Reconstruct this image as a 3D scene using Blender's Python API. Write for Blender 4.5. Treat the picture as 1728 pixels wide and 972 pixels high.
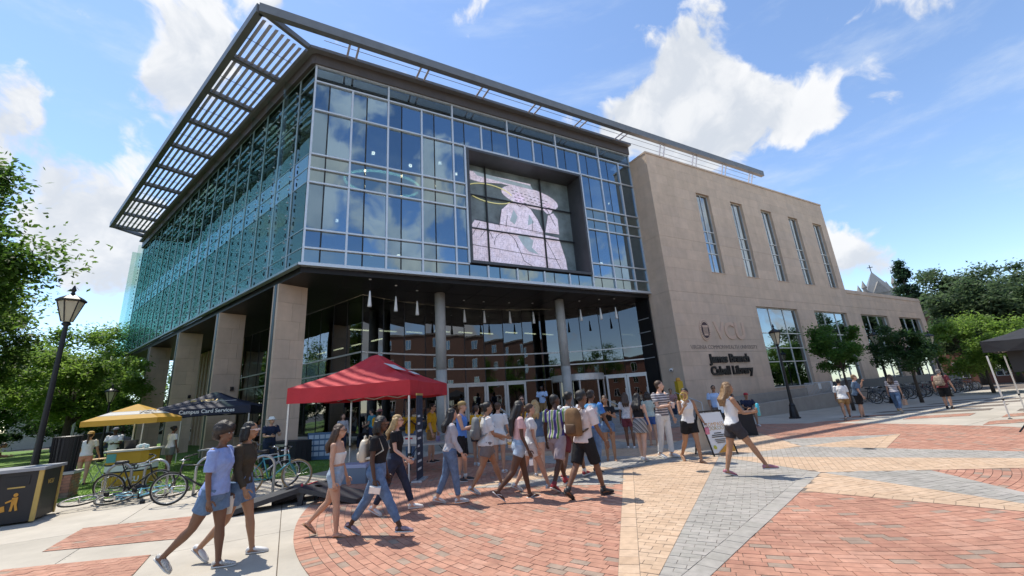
import bpy, math, random
import numpy as np
from mathutils import Vector, Matrix
random.seed(7); RNG=np.random.default_rng(11)
SC=bpy.context.scene
for o in list(bpy.data.objects): bpy.data.objects.remove(o)
COL=SC.collection
PI=math.pi
def rad(a): return math.radians(a)
# ---------------------------------------------------------------- camera
CAM_H=1.68
def _cam():
    p,r=rad(15.4),rad(4.0)
    right=Vector((1,0,0)); fw=Vector((0,math.cos(p),math.sin(p))); up=Vector((0,-math.sin(p),math.cos(p)))
    up2=math.cos(r)*up+math.sin(r)*right; right2=math.cos(r)*right-math.sin(r)*up
    cd=bpy.data.cameras.new('camera'); cd.sensor_width=36; cd.lens=686/1728*36; cd.clip_end=3000; cd.clip_start=.05
    co=bpy.data.objects.new('camera',cd); COL.objects.link(co)
    m=Matrix((right2,up2,-fw)).transposed().to_4x4(); m.translation=(0,0,CAM_H); co.matrix_world=m
    SC.camera=co
_cam()
# ---------------------------------------------------------------- world, sun, exposure
SUN_AZ,SUN_EL=-51.5,64.0
def az(a): return Vector((math.sin(rad(a)),math.cos(rad(a)),0))
SUN_DIR=az(SUN_AZ)*math.cos(rad(SUN_EL))+Vector((0,0,math.sin(rad(SUN_EL))))
SC.render.engine='CYCLES'
SC.view_settings.view_transform='Standard'; SC.view_settings.look='None'; SC.view_settings.gamma=1
SC.view_settings.exposure=1.13
SC.view_settings.use_curve_mapping=False
SC.render.resolution_x=1024; SC.render.resolution_y=576
SC.cycles.max_bounces=6; SC.cycles.diffuse_bounces=4; SC.cycles.transparent_max_bounces=14; SC.cycles.glossy_bounces=3
SC.cycles.caustics_reflective=False; SC.cycles.caustics_refractive=False
sd=bpy.data.lights.new('sun','SUN'); sd.energy=2.45; sd.angle=rad(.53); sd.color=(1,.935,.82)
so=bpy.data.objects.new('sun',sd); COL.objects.link(so); so.location=(-20,20,60)
so.rotation_euler=SUN_DIR.to_track_quat('Z','Y').to_euler()
class NT:
    """small helper for node trees"""
    def __init__(s,t): s.t=t
    def n(s,kind,**kw):
        nd=s.t.nodes.new(kind)
        for k,v in kw.items():
            if k.startswith('i_'):
                key=k[2:]; key=int(key) if key.isdigit() else key.replace('_',' ')
                nd.inputs[key].default_value=v
            else: setattr(nd,k,v)
        return nd
    def l(s,a,b): s.t.links.new(a,b)
    def math(s,op,a,b=None,clamp=False):
        m=s.n('ShaderNodeMath',operation=op); m.use_clamp=clamp
        for i,v in enumerate((a,b)):
            if v is None: continue
            if isinstance(v,(int,float)): m.inputs[i].default_value=v
            else: s.l(v,m.inputs[i])
        return m.outputs[0]
    def mr(s,v,a,b,c=0.,d=1.,smooth=False):
        m=s.n('ShaderNodeMapRange'); m.interpolation_type='SMOOTHSTEP' if smooth else 'LINEAR'
        s.l(v,m.inputs[0])
        for i,x in enumerate((a,b,c,d)): m.inputs[i+1].default_value=x
        return m.outputs[0]
    def mix(s,fac,a,b,kind='MIX'):
        m=s.n('ShaderNodeMix',data_type='RGBA',blend_type=kind)
        for sock,v in ((m.inputs[0],fac),(m.inputs[6],a),(m.inputs[7],b)):
            if isinstance(v,(int,float)): sock.default_value=v
            elif isinstance(v,tuple): sock.default_value=v if len(v)==4 else (*v,1)
            else: s.l(v,sock)
        return m.outputs[2]
def _world():
    w=bpy.data.worlds.new('World'); SC.world=w; w.use_nodes=True
    t=w.node_tree; t.nodes.clear(); N=NT(t)
    out=N.n('ShaderNodeOutputWorld'); bg=N.n('ShaderNodeBackground'); bg.inputs[1].default_value=.15
    w.cycles.sampling_method='MANUAL'; w.cycles.sample_map_resolution=512
    sky=N.n('ShaderNodeTexSky',sky_type='NISHITA'); sky.sun_disc=False
    sky.sun_elevation=rad(SUN_EL); sky.sun_rotation=rad(SUN_AZ); sky.air_density=.9; sky.dust_density=.05; sky.ozone_density=1.8; sky.altitude=50
    tc=N.n('ShaderNodeTexCoord'); D=tc.outputs['Generated']
    warp=N.n('ShaderNodeTexNoise',i_Scale=5.,i_Detail=3.); N.l(D,warp.inputs['Vector'])
    wv=N.n('ShaderNodeVectorMath',operation='MULTIPLY_ADD'); N.l(warp.outputs['Color'],wv.inputs[0]); wv.inputs[1].default_value=(.16,.16,.16); N.l(D,wv.inputs[2])
    def fbm(vec):
        a=N.n('ShaderNodeTexNoise',i_Scale=4.6,i_Detail=9.,i_Roughness=.56); N.l(vec,a.inputs['Vector']); return a.outputs['Fac']
    n1=fbm(wv.outputs[0])
    off=N.n('ShaderNodeVectorMath',operation='ADD'); N.l(wv.outputs[0],off.inputs[0]); off.inputs[1].default_value=tuple(SUN_DIR*.045)
    n2=fbm(off.outputs[0])
    low=N.n('ShaderNodeTexNoise',i_Scale=1.7,i_Detail=2.); N.l(D,low.inputs['Vector'])
    bias=N.math('MULTIPLY',N.math('SUBTRACT',low.outputs['Fac'],.52),.5)
    # cumulus seen in this sky: (azimuth, elevation, angular radius, weight)
    blobs=SKY_BLOBS
    for a,e,r,wt in blobs:
        d=az(a)*math.cos(rad(e))+Vector((0,0,math.sin(rad(e))))
        q=N.n('ShaderNodeVectorMath',operation='DISTANCE'); N.l(wv.outputs[0],q.inputs[0]); q.inputs[1].default_value=tuple(d+Vector((.08,.08,.08)))
        bias=N.math('ADD',bias,N.mr(q.outputs['Value'],0,r,wt,0,True))
    dens=N.math('ADD',N.math('MULTIPLY',N.math('SUBTRACT',n1,.5),1.45),bias)
    mask=N.mr(dens,.085,.205,0,1,True)
    sh=N.mr(N.math('SUBTRACT',n1,n2),-.09,.09,.35,1.0,True)
    thick=N.mr(dens,.12,.5,1.0,.80)
    val=N.math('MULTIPLY',sh,thick)
    cc=N.mix(val,(1.75,1.95,2.25),(3.05,3.07,3.1))
    # thin haze veil near wispy streaks
    st=N.n('ShaderNodeMapping'); st.inputs['Scale'].default_value=(1.2,3.2,7.5); st.inputs['Rotation'].default_value=(.3,.35,.6); N.l(D,st.inputs[0])
    wn=N.n('ShaderNodeTexNoise',i_Scale=1.6,i_Detail=9.,i_Roughness=.62); N.l(st.outputs[0],wn.inputs['Vector'])
    wisp=N.mr(wn.outputs['Fac'],.48,.78,0,.42,True)
    hs=N.n('ShaderNodeHueSaturation',i_Saturation=1.0,i_Value=.78); N.l(sky.outputs[0],hs.inputs['Color'])
    c=N.mix(wisp,hs.outputs[0],(2.6,2.85,3.1)); c=N.mix(N.math('MULTIPLY',mask,.97),c,cc)
    N.l(c,bg.inputs[0]); N.l(bg.outputs[0],out.inputs[0])
SKY_BLOBS=[(32.5,40.5,.09,.2),(25.5,36.5,.15,.29),(30.5,34,.17,.32),(19.5,35,.12,.25),(35.5,31,.15,.30),(40.5,28,.11,.24),(29,30,.12,.24),(47,19,.16,-.22),(44,22,.12,-.15),(52,12,.16,-.15),
  (-43,39,.10,.19),(-44,34.5,.11,.2),(-46,30.5,.09,.1),(-55.5,30.5,.11,.19),(-50,28,.06,-.08),(-54.5,22.5,.11,.17),(-48,20.5,.11,.17),(-51,16.5,.10,.15),(-45.5,14,.09,.12),(-45.5,9,.08,.16),(-54.5,38,.08,.14),(-41.5,44,.06,.14),
  (150,32,.2,.2),(118,24,.18,.2),(-140,35,.2,.2),(175,20,.16,.2)]
_world()
# ---------------------------------------------------------------- materials
MATS={}
def mat(name,col,rough=.6,metal=0.,var=.0,vscale=6.,bump=0.,bscale=40.,spec=.5,col2=None,emit=None,coat=0.,trans=0.,stain=0.,streak=False):
    """procedural surface: base colour with noise variation, optional bump"""
    if name in MATS: return MATS[name]
    m=bpy.data.materials.new(name); m.use_nodes=True; t=m.node_tree; t.nodes.clear(); N=NT(t)
    out=N.n('ShaderNodeOutputMaterial'); b=N.n('ShaderNodeBsdfPrincipled')
    b.inputs['Roughness'].default_value=rough; b.inputs['Metallic'].default_value=metal; b.inputs['Specular IOR Level'].default_value=spec
    b.inputs['Coat Weight'].default_value=coat
    tc=N.n('ShaderNodeTexCoord'); C=tc.outputs['Object']
    if var>0 or col2:
        nz=N.n('ShaderNodeTexNoise',i_Scale=vscale,i_Detail=6.,i_Roughness=.6); N.l(C,nz.inputs['Vector'])
        f=N.mr(nz.outputs['Fac'],.3,.7)
        lo=tuple(max(0,c*(1-var)) for c in col); hi=tuple(min(1,c*(1+var)) for c in (col2 or col))
        N.l(N.mix(f,lo,hi),b.inputs['Base Color'])
    else: b.inputs['Base Color'].default_value=(*col,1)
    if stain>0:
        V=C
        if streak:
            mp=N.n('ShaderNodeMapping'); mp.inputs['Scale'].default_value=(1.6,1.6,.16); N.l(C,mp.inputs[0]); V=mp.outputs[0]
        s1=N.n('ShaderNodeTexNoise',i_Scale=.9 if not streak else 1.1,i_Detail=9.,i_Roughness=.65); N.l(V,s1.inputs['Vector'])
        f2=N.mr(s1.outputs['Fac'],.35,.72,1.0,1-stain)
        if not streak:
            vo=N.n('ShaderNodeTexVoronoi',i_Scale=2.3); N.l(C,vo.inputs['Vector']); f2=N.math('MULTIPLY',f2,N.mr(vo.outputs['Distance'],.035,.05,.68,1.0))
        lk=b.inputs['Base Color'].links[0].from_socket if b.inputs['Base Color'].links else None
        mm=N.n('ShaderNodeVectorMath',operation='SCALE')
        if lk: N.l(lk,mm.inputs[0])
        else: mm.inputs[0].default_value=col
        N.l(f2,mm.inputs['Scale']); N.l(mm.outputs[0],b.inputs['Base Color'])
    if bump>0:
        n2=N.n('ShaderNodeTexNoise',i_Scale=bscale,i_Detail=5.); N.l(C,n2.inputs['Vector'])
        bp=N.n('ShaderNodeBump',i_Strength=bump,i_Distance=.02); N.l(n2.outputs['Fac'],bp.inputs['Height']); N.l(bp.outputs[0],b.inputs['Normal'])
    if emit:
        b.inputs['Emission Color'].default_value=(*emit[0],1); b.inputs['Emission Strength'].default_value=emit[1]
    if trans>0:
        tr=N.n('ShaderNodeBsdfTranslucent'); tr.inputs[0].default_value=(*[min(1,c*1.9) for c in col],1)
        mx=N.n('ShaderNodeMixShader',i_0=trans); N.l(b.outputs[0],mx.inputs[1]); N.l(tr.outputs[0],mx.inputs[2]); N.l(mx.outputs[0],out.inputs[0])
    else: N.l(b.outputs[0],out.inputs[0])
    MATS[name]=m; return m
def glassmat(name,tint,refl,refl_tint=(1,1,1),rough=0.,gmax=1.):
    """coated glazing: fresnel mirror over tinted see-through pane"""
    if name in MATS: return MATS[name]
    m=bpy.data.materials.new(name); m.use_nodes=True; t=m.node_tree; t.nodes.clear(); N=NT(t)
    out=N.n('ShaderNodeOutputMaterial'); tr=N.n('ShaderNodeBsdfTransparent'); tr.inputs[0].default_value=(*tint,1)
    gl=N.n('ShaderNodeBsdfGlossy'); gl.inputs['Roughness'].default_value=rough; gl.inputs[0].default_value=(*refl_tint,1)
    tc=N.n('ShaderNodeTexCoord'); nz=N.n('ShaderNodeTexNoise',i_Scale=.9,i_Detail=1.); N.l(tc.outputs['Object'],nz.inputs['Vector'])
    bp=N.n('ShaderNodeBump',i_Strength=.06,i_Distance=.05); N.l(nz.outputs['Fac'],bp.inputs['Height']); N.l(bp.outputs[0],gl.inputs['Normal'])
    lw=N.n('ShaderNodeLayerWeight',i_Blend=.5)
    f=N.math('POWER',lw.outputs['Facing'],4.0)
    f=N.math('ADD',N.math('MULTIPLY',f,gmax-refl),refl,True)
    mx=N.n('ShaderNodeMixShader'); N.l(f,mx.inputs[0]); N.l(tr.outputs[0],mx.inputs[1]); N.l(gl.outputs[0],mx.inputs[2]); N.l(mx.outputs[0],out.inputs[0])
    MATS[name]=m; return m
# ---------------------------------------------------------------- mesh building
class MB:
    def __init__(s): s.v=[]; s.f=[]; s.mi=[]; s.m=0
    def add(s,vs,fs,m=None):
        b=len(s.v); s.v.extend([tuple(x) for x in vs]); m=s.m if m is None else m
        for f in fs: s.f.append(tuple(b+i for i in f)); s.mi.append(m)
    def box(s,c,d,rz=0.,m=None,M=None,bottom=True):
        x,y,z=[q/2 for q in d]
        P=[Vector((sx*x,sy*y,sz*z)) for sz in (-1,1) for sx,sy in ((-1,-1),(1,-1),(1,1),(-1,1))]
        R=M if M is not None else Matrix.Rotation(rz,3,'Z')
        P=[R@p+Vector(c) for p in P]
        F=[(4,5,6,7),(0,1,5,4),(1,2,6,5),(2,3,7,6),(3,0,4,7)]
        if bottom: F.append((3,2,1,0))
        s.add(P,F,m)
    def bx(s,x0,x1,y0,y1,z0,z1,m=None): s.box(((x0+x1)/2,(y0+y1)/2,(z0+z1)/2),(abs(x1-x0),abs(y1-y0),abs(z1-z0)),m=m)
    def beam(s,a,b,w,h=None,m=None,up=(0,0,1)):
        a,b=Vector(a),Vector(b); h=h or w; d=b-a; L=d.length; d.normalize(); u=Vector(up)
        if abs(d.dot(u))>.98: u=Vector((0,1,0))
        x=d.cross(u).normalized(); z=x.cross(d)
        s.box((a+b)/2,(w,L,h),M=Matrix((x,d,z)).transposed(),m=m)
    def prism(s,poly,z0,z1,m=None,bottom=True):
        n=len(poly); V=[(p[0],p[1],z0) for p in poly]+[(p[0],p[1],z1) for p in poly]
        F=[tuple(range(n,2*n))]+[(i,(i+1)%n,n+(i+1)%n,n+i) for i in range(n)]
        if bottom: F.append(tuple(range(n-1,-1,-1)))
        s.add(V,F,m)
    def tube(s,pts,r,n=8,m=None,cap=True,sq=None):
        """swept tube; r number or list; sq=(ex,ey) elliptic scale about local side/normal"""
        pts=[Vector(p) for p in pts]; k=len(pts); rs=r if isinstance(r,(list,tuple)) else [r]*k
        V=[]; ref=None
        for i,p in enumerate(pts):
            d=(pts[min(i+1,k-1)]-pts[max(i-1,0)]).normalized()
            if ref is None:
                ref=Vector((0,0,1)) if abs(d.z)<.9 else Vector((0,1,0))
            x=d.cross(ref)
            if x.length<1e-4: x=d.cross(Vector((1,0,0)))
            x.normalize(); y=x.cross(d).normalized(); ref=y
            for j in range(n):
                a=2*PI*j/n; V.append(p+rs[i]*(math.cos(a)*x*(sq[0] if sq else 1)+math.sin(a)*y*(sq[1] if sq else 1)))
        F=[(i*n+j,i*n+(j+1)%n,(i+1)*n+(j+1)%n,(i+1)*n+j) for i in range(k-1) for j in range(n)]
        if cap: F+= [tuple(range(n-1,-1,-1)),tuple((k-1)*n+j for j in range(n))]
        s.add(V,F,m)
    def lathe(s,prof,n=16,c=(0,0,0),m=None,ax='Z'):
        V=[]
        for r,z in prof:
            for j in range(n):
                a=2*PI*j/n; p=(r*math.cos(a),r*math.sin(a),z)
                if ax=='Y': p=(p[0],p[2],p[1])
                if ax=='X': p=(p[2],p[0],p[1])
                V.append((p[0]+c[0],p[1]+c[1],p[2]+c[2]))
        k=len(prof); F=[(i*n+j,i*n+(j+1)%n,(i+1)*n+(j+1)%n,(i+1)*n+j) for i in range(k-1) for j in range(n)]
        F+=[tuple(range(n-1,-1,-1)),tuple((k-1)*n+j for j in range(n))]
        s.add(V,F,m)
    def loft(s,rings,m=None,cap=True):
        n=len(rings[0]); V=[p for r in rings for p in r]; k=len(rings)
        F=[(i*n+j,i*n+(j+1)%n,(i+1)*n+(j+1)%n,(i+1)*n+j) for i in range(k-1) for j in range(n)]
        if cap: F+=[tuple(range(n-1,-1,-1)),tuple((k-1)*n+j for j in range(n))]
        s.add(V,F,m)
    def ellipsoid(s,c,r,n=14,k=9,m=None,M=None):
        rings=[]
        for i in range(k+1):
            t=PI*i/k; rr=max(math.sin(t),.02)
            ring=[]
            for j in range(n):
                a=2*PI*j/n; p=Vector((r[0]*rr*math.cos(a),r[1]*rr*math.sin(a),-r[2]*math.cos(t)))
                if M is not None: p=M@p
                ring.append(p+Vector(c))
            rings.append(ring)
        s.loft(rings,m)
    def torus(s,c,R,r,n=28,k=7,m=None,ax='Y'):
        V=[]
        for i in range(n):
            a=2*PI*i/n
            for j in range(k):
                b=2*PI*j/k; q=R+r*math.cos(b); p=(q*math.cos(a),q*math.sin(a),r*math.sin(b))
                if ax=='Y': p=(p[0],p[2],p[1])
                V.append((p[0]+c[0],p[1]+c[1],p[2]+c[2]))
        s.add(V,[(i*k+j,((i+1)%n)*k+j,((i+1)%n)*k+(j+1)%k,i*k+(j+1)%k) for i in range(n) for j in range(k)],m)
    def mesh(s,name,mats,smooth=False):
        me=bpy.data.meshes.new(name); me.from_pydata(s.v,[],s.f)
        for m in (mats if isinstance(mats,(list,tuple)) else [mats]): me.materials.append(m)
        if any(s.mi): me.polygons.foreach_set('material_index',s.mi)
        if smooth: me.polygons.foreach_set('use_smooth',[True]*len(me.polygons))
        me.update(); return me
    def build(s,name,mats,parent=None,smooth=False,loc=None,rot=None):
        return link(name,s.mesh(name,mats,smooth),parent,loc,rot)
def link(name,me,parent=None,loc=None,rot=None):
    o=bpy.data.objects.new(name,me); COL.objects.link(o)
    if parent is not None: o.parent=parent
    if loc is not None: o.location=loc
    if rot is not None: o.rotation_euler=rot if isinstance(rot,(tuple,list)) else (0,0,rot)
    return o
def tag(o,label,cat,group=None):
    o['label']=label; o['category']=cat
    if group: o['group']=group
    return o
def thing(name,label,cat,loc=(0,0,0),rot=0.,group=None):
    return tag(link(name,None,None,loc,rot),label,cat,group)
def struct(o,kind='structure'): o['kind']=kind; return o
def copy_tree(o,parent=None):
    c=o.copy(); COL.objects.link(c); c.parent=parent
    for ch in list(o.children): copy_tree(ch,c)
    return c
def shear(v,r=.5): return v*random.uniform(-r,r)
def rotz_of(a): return rad(90-a)      # local +x points along azimuth a
JOBS=[]; TJOBS=[]
def text_mesh(body,size,extrude=.01,align='CENTER',bold=0.,name='text'):
    cu=bpy.data.curves.new(name,'FONT'); cu.body=body; cu.size=size; cu.extrude=extrude; cu.align_x=align; cu.align_y='CENTER'
    cu.offset=bold; cu.resolution_u=3
    o=bpy.data.objects.new(name,cu); COL.objects.link(o); return o
def lettering(body,size,m,parent,M,extrude=.01,bold=0.,align='CENTER',name='lettering'):
    """text mesh laid with matrix M (text x right, y up, z out)"""
    TJOBS.append((text_mesh(body,size,extrude,align,bold,name),m,parent,M.copy(),name))
def wallM(c,xdir,up=(0,0,1)):
    x=Vector(xdir).normalized(); u=Vector(up).normalized(); z=x.cross(u).normalized(); y=z.cross(x)
    M=Matrix((x,y,z)).transposed().to_4x4(); M.translation=Vector(c); return M
# ---------------------------------------------------------------- ground, lawn, paving
M_ground=mat('asphalt_ground',(.075,.075,.072),.95,var=.25,vscale=.6,bump=.3)
M_conc=[mat('concrete_%d'%i,c,.85,var=.10,vscale=1.3,bump=.2,bscale=60,stain=.22) for i,c in enumerate([(.485,.44,.37),(.455,.415,.35),(.505,.46,.39)])]
M_joint=mat('joint_sand',(.16,.13,.105),.95,var=.2,vscale=20)
M_red=[mat('brick_red_%d'%i,c,.82,var=.18,vscale=9,bump=.3,bscale=90,stain=.30) for i,c in enumerate([(.465,.235,.16),(.425,.205,.14),(.505,.27,.19),(.345,.25,.19)])]
M_tan=[mat('paver_tan_%d'%i,c,.82,var=.14,vscale=9,bump=.3,bscale=90,stain=.24) for i,c in enumerate([(.565,.40,.27),(.54,.375,.25),(.585,.42,.29)])]
M_gry=[mat('paver_grey_%d'%i,c,.82,var=.14,vscale=9,bump=.3,bscale=90,stain=.24) for i,c in enumerate([(.37,.345,.31),(.34,.32,.285),(.395,.365,.33)])]
g_=MB(); g_.box((0,150,-.08),(900,900,.04)); struct(g_.build('ground',M_ground))
def clip(poly,a,b,c):
    """keep the part of a convex polygon with a*x+b*y<=c"""
    out=[]; n=len(poly)
    for i in range(n):
        p,q=poly[i],poly[(i+1)%n]; dp,dq=a*p[0]+b*p[1]-c,a*q[0]+b*q[1]-c
        if dp<=0: out.append(p)
        if dp*dq<0:
            t=dp/(dp-dq); out.append((p[0]+t*(q[0]-p[0]),p[1]+t*(q[1]-p[1])))
    return out
def area(P): return .5*abs(sum(P[i][0]*P[(i+1)%len(P)][1]-P[(i+1)%len(P)][0]*P[i][1] for i in range(len(P)))) if len(P)>2 else 0
def inset(P,d):
    c=(sum(p[0] for p in P)/len(P),sum(p[1] for p in P)/len(P)); Q=P
    n=len(P); s=sum(P[i][0]*P[(i+1)%n][1]-P[(i+1)%n][0]*P[i][1] for i in range(n))
    for i in range(n):
        p,q=P[i],P[(i+1)%n]; ex,ey=q[0]-p[0],q[1]-p[1]; L=math.hypot(ex,ey)
        if L<1e-6: continue
        nx,ny=(ey/L,-ex/L) if s>0 else (-ey/L,ex/L)
        Q=clip(Q,nx,ny,nx*p[0]+ny*p[1]-d)
        if len(Q)<3: return []
    return Q
# lawn outline (convex): lies left of the plaza up to the library piers
LAWN=[(-80,12.0),(-11.9,10.75),(-8.9,11.15),(-6.3,12.6),(-5.7,14.0),(-7.6,16.6),(-32,42),(-80,48)]
def in_lawn(x,y):
    s=None
    for i in range(len(LAWN)):
        p,q=LAWN[i],LAWN[(i+1)%len(LAWN)]
        if (q[0]-p[0])*(y-p[1])-(q[1]-p[1])*(x-p[0])<0: return False
    return True
# concrete slabs: grid turned to the walk (azimuth 61)
pv=MB(); pv.box((20,20,-.036),(190,130,.03)); PAVE=struct(pv.build('pavement',M_joint))
U,Vv=az(61.2),az(-28.8); slabs=[]
for i in range(-14,26):
    for j in range(-12,16):
        o=U*(i*2.6)+Vv*(j*2.6)
        P=[(o+U*a+Vv*b) for a,b in ((0,0),(2.6,0),(2.6,2.6),(0,2.6))]; P=[(p.x,p.y) for p in P]
        c=(sum(p[0] for p in P)/4,sum(p[1] for p in P)/4); D=math.hypot(*c)
        if c[1]<-12 or D>48: continue
        if all(in_lawn(*p) for p in P): continue
        slabs.append((D if c[1]>1 else D+40,P))
slabs.sort(key=lambda s:s[0]); far=MB()
for k,(D,P) in enumerate(slabs):
    P=inset(P,.006)
    if k<260:
        b=MB(); b.prism(P,-.03,0,bottom=False); b.build('slab',M_conc[random.randrange(3)],PAVE)
    else: far.prism(P,-.03,0,m=random.randrange(3),bottom=False)
struct(far.build('slab_field',M_conc,PAVE),'stuff')
# ---- brick circle with the star
O=Vector((4.75,10.75,0)); RC=9.15; LONG0=29.3
def kite(axis,L,rn,half):
    """triangle of a star point: centre, tip, notch; half=+1 clockwise side"""
    t=O+az(axis)*L; n=O+az(axis+45*half)*rn
    return [(O.x,O.y),(t.x,t.y),(n.x,n.y)]
KITES=[]
for k in range(4):
    for h in (1,-1): KITES.append((kite(LONG0+45+90*k,6.2,3.0,h),h,0))
for k in range(4):
    for h in (1,-1): KITES.append((kite(LONG0+90*k,8.75,2.6,h),h,1))
def in_tri(T,x,y,e=0.):
    d=[(T[(i+1)%3][0]-T[i][0])*(y-T[i][1])-(T[(i+1)%3][1]-T[i][1])*(x-T[i][0]) for i in range(3)]
    return all(q>=-e for q in d) or all(q<=e for q in d)
def star_at(x,y): return any(in_tri(T,x,y) for T,_,_ in KITES)
def outside_frame(x,y): return y<2.6 or (y<4.2 and abs(x)>y*1.75+1)
def pieces(parent,name,field,rows,mats,z0,z1,nmax=300):
    """rows: (distance,polygon,material index); nearest become parts, the rest one field"""
    rows.sort(key=lambda r:r[0]); fld=MB()
    for k,(D,P,m) in enumerate(rows):
        if k<nmax:
            b=MB(); b.prism(P,z0,z1+random.uniform(-.0022,.0015),bottom=False); b.build(name,mats[m],parent)
        else: fld.prism(P,z0,z1+random.uniform(-.0022,.0015),m=m,bottom=False)
    if fld.v: struct(fld.build(field,mats,parent),'stuff')
disc=MB(); n=96; disc.prism([(O.x+RC*math.cos(2*PI*i/n),O.y+RC*math.sin(2*PI*i/n)) for i in range(n)],.001,.005)
CIRC=struct(disc.build('brick_circle',M_joint)); rows=[]
def redpick():
    r=random.random(); return 0 if r<.5 else 1 if r<.72 else 2 if r<.91 else 3
r=2.2; k=0
while r<RC-.01:
    soldier=r>RC-.22; dr=.205 if soldier else .1025; L=.1025 if soldier else .205
    cnt=int(2*PI*(r+dr/2)/L)
    for i in range(cnt):
        a0=2*PI*(i+.5*(k%2))/cnt; a1=a0+2*PI/cnt; am=(a0+a1)/2; rm=r+dr/2
        x,y=O.x+rm*math.sin(am),O.y+rm*math.cos(am)
        if y<1.2: continue
        gp=.0035; ga=gp/rm
        P=[(O.x+q*math.sin(a),O.y+q*math.cos(a)) for q,a in ((r+gp,a0+ga),(r+gp,a1-ga),(r+dr-gp,a1-ga),(r+dr-gp,a0+ga))][::-1]
        if star_at(x,y) and all(star_at(*p) for p in P): continue
        D=math.hypot(x,y)+(50 if outside_frame(x,y) else 0)
        rows.append((D,P,redpick()))
    r+=dr; k+=1
pieces(CIRC,'brick','brick_field',rows,M_red,.004,.013)
STAR=None
sb=MB()
for T,h,lv in KITES: sb.prism(T if area(T) and ((T[1][0]-T[0][0])*(T[2][1]-T[0][1])-(T[1][1]-T[0][1])*(T[2][0]-T[0][0]))>0 else T[::-1],.0055,.0142+.001*lv)
STAR=struct(sb.build('compass_star',M_joint)); rows=[]
for T,h,lv in KITES:
    mats_i=0 if h>0 else 3
    t=Vector((*T[1],0)); ax=(t-O).normalized(); sd=Vector((-ax.y,ax.x,0))
    # outer border course along tip-notch edge, then running bond inside
    nt=Vector((*T[2],0)); e=(nt-t); Le=e.length; e.normalize(); inn=Vector((-e.y,e.x,0))
    if (O-t).dot(inn)<0: inn=-inn
    def addp(P):
        if area(P)<.0012: return
        c=(sum(p[0] for p in P)/len(P),sum(p[1] for p in P)/len(P))
        if not in_tri(T,*c,.001): return
        if lv==0 and any(in_tri(K,*c) for K,_,l2 in KITES if l2==1): return
        if c[1]<1.2: return
        Q=inset(P,.003)
        if len(Q)<3: return
        if sum(Q[i][0]*Q[(i+1)%len(Q)][1]-Q[(i+1)%len(Q)][0]*Q[i][1] for i in range(len(Q)))<0: Q=Q[::-1]
        rows.append((math.hypot(*c)+(50 if outside_frame(*c) else 0),Q,mats_i+random.choice((0,0,1,2))))
    def cliptri(P):
        for i in range(3):
            p,q,rr=T[i],T[(i+1)%3],T[(i+2)%3]; nx,ny=(q[1]-p[1]),-(q[0]-p[0]); c=nx*p[0]+ny*p[1]
            if nx*rr[0]+ny*rr[1]>c: nx,ny,c=-nx,-ny,-c
            P=clip(P,nx,ny,c)
            if len(P)<3: return []
        return P
    bw=.205
    for q in range(int(Le/.205)+1):
        a=t+e*(q*.205); P=[a,a+e*.205,a+e*.205+inn*bw,a+inn*bw]; P=cliptri([(p.x,p.y) for p in P])
        if P: addp(P)
    d0=(t+inn*bw).dot(inn)
    Lk=(t-O).length
    for ri in range(int(Lk/.1025)+1):
        for ci in range(-18,19):
            a=O+ax*(ri*.1025)+sd*((ci+.5*(ri%2))*.205)
            P=[(p.x,p.y) for p in (a,a+ax*.1025,a+ax*.1025+sd*.205,a+sd*.205)]
            if math.hypot(a.x-O.x,a.y-O.y)>Lk+.3: continue
            P=clip(P,-inn.x,-inn.y,-d0)
            if len(P)<3: continue
            P=cliptri(P)
            if P: addp(P)
pieces(STAR,'paver','paver_field',rows,M_tan+M_gry,.012,.0185)
# ---- brick bands let into the concrete walks
def brick_band(P):
    b=MB(); s=sum(P[i][0]*P[(i+1)%len(P)][1]-P[(i+1)%len(P)][0]*P[i][1] for i in range(len(P)))
    if s<0: P=P[::-1]
    b.prism(P,.001,.004); o=struct(b.build('brick_band',M_joint)); rows=[]
    d=(Vector((*P[1],0))-Vector((*P[0],0))).normalized(); e=Vector((-d.y,d.x,0)); c=Vector((*P[0],0))
    for i in range(-14,46):
        for j in range(-30,60):
            a=c+d*((i+.5*(j%2))*.205)+e*(j*.1025)
            if a.length>24: continue
            Q=[(p.x,p.y) for p in (a,a+d*.205,a+d*.205+e*.1025,a+e*.1025)]
            for k in range(len(P)):
                p,q=P[k],P[(k+1)%len(P)]; nx,ny=(q[1]-p[1]),-(q[0]-p[0]); Q=clip(Q,nx,ny,nx*p[0]+ny*p[1])
                if len(Q)<3: break
            if len(Q)>2 and area(Q)>.003:
                Q=inset(Q,.003)
                if len(Q)>2: rows.append((a.length,Q,redpick()))
    pieces(o,'brick','brick_field',rows,M_red,.003,.010,60 if c.length<11 else 0)
brick_band([(-7.15,6.65),(-5.2,6.85),(-6.2,8.3),(-7.9,7.95)])
brick_band([(-6.9,4.9),(-4.55,5.2),(-5.1,6.14),(-6.85,5.95)])
brick_band([(-10.2,5.6),(-8.6,5.9),(-9.3,7.1),(-10.8,6.9)])
for k in range(6):
    x,y=12.95+2.4*k,15.55+1.5*k
    if k: brick_band([(x,y),(x+2.2,y-.3),(x+1.1,y-1.1),(x-1.1,y-.8)])
    x,y=15.0+2.4*k,14.0+1.6*k; brick_band([(x,y),(x+2.4,y-.1),(x+1.3,y-.9),(x-1.1,y-.8)])
    x,y=10.9+2.5*k,16.9+1.35*k; brick_band([(x,y),(x+2.1,y-.1),(x+3.2,y+.5),(x+1.1,y+.65)])
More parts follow.
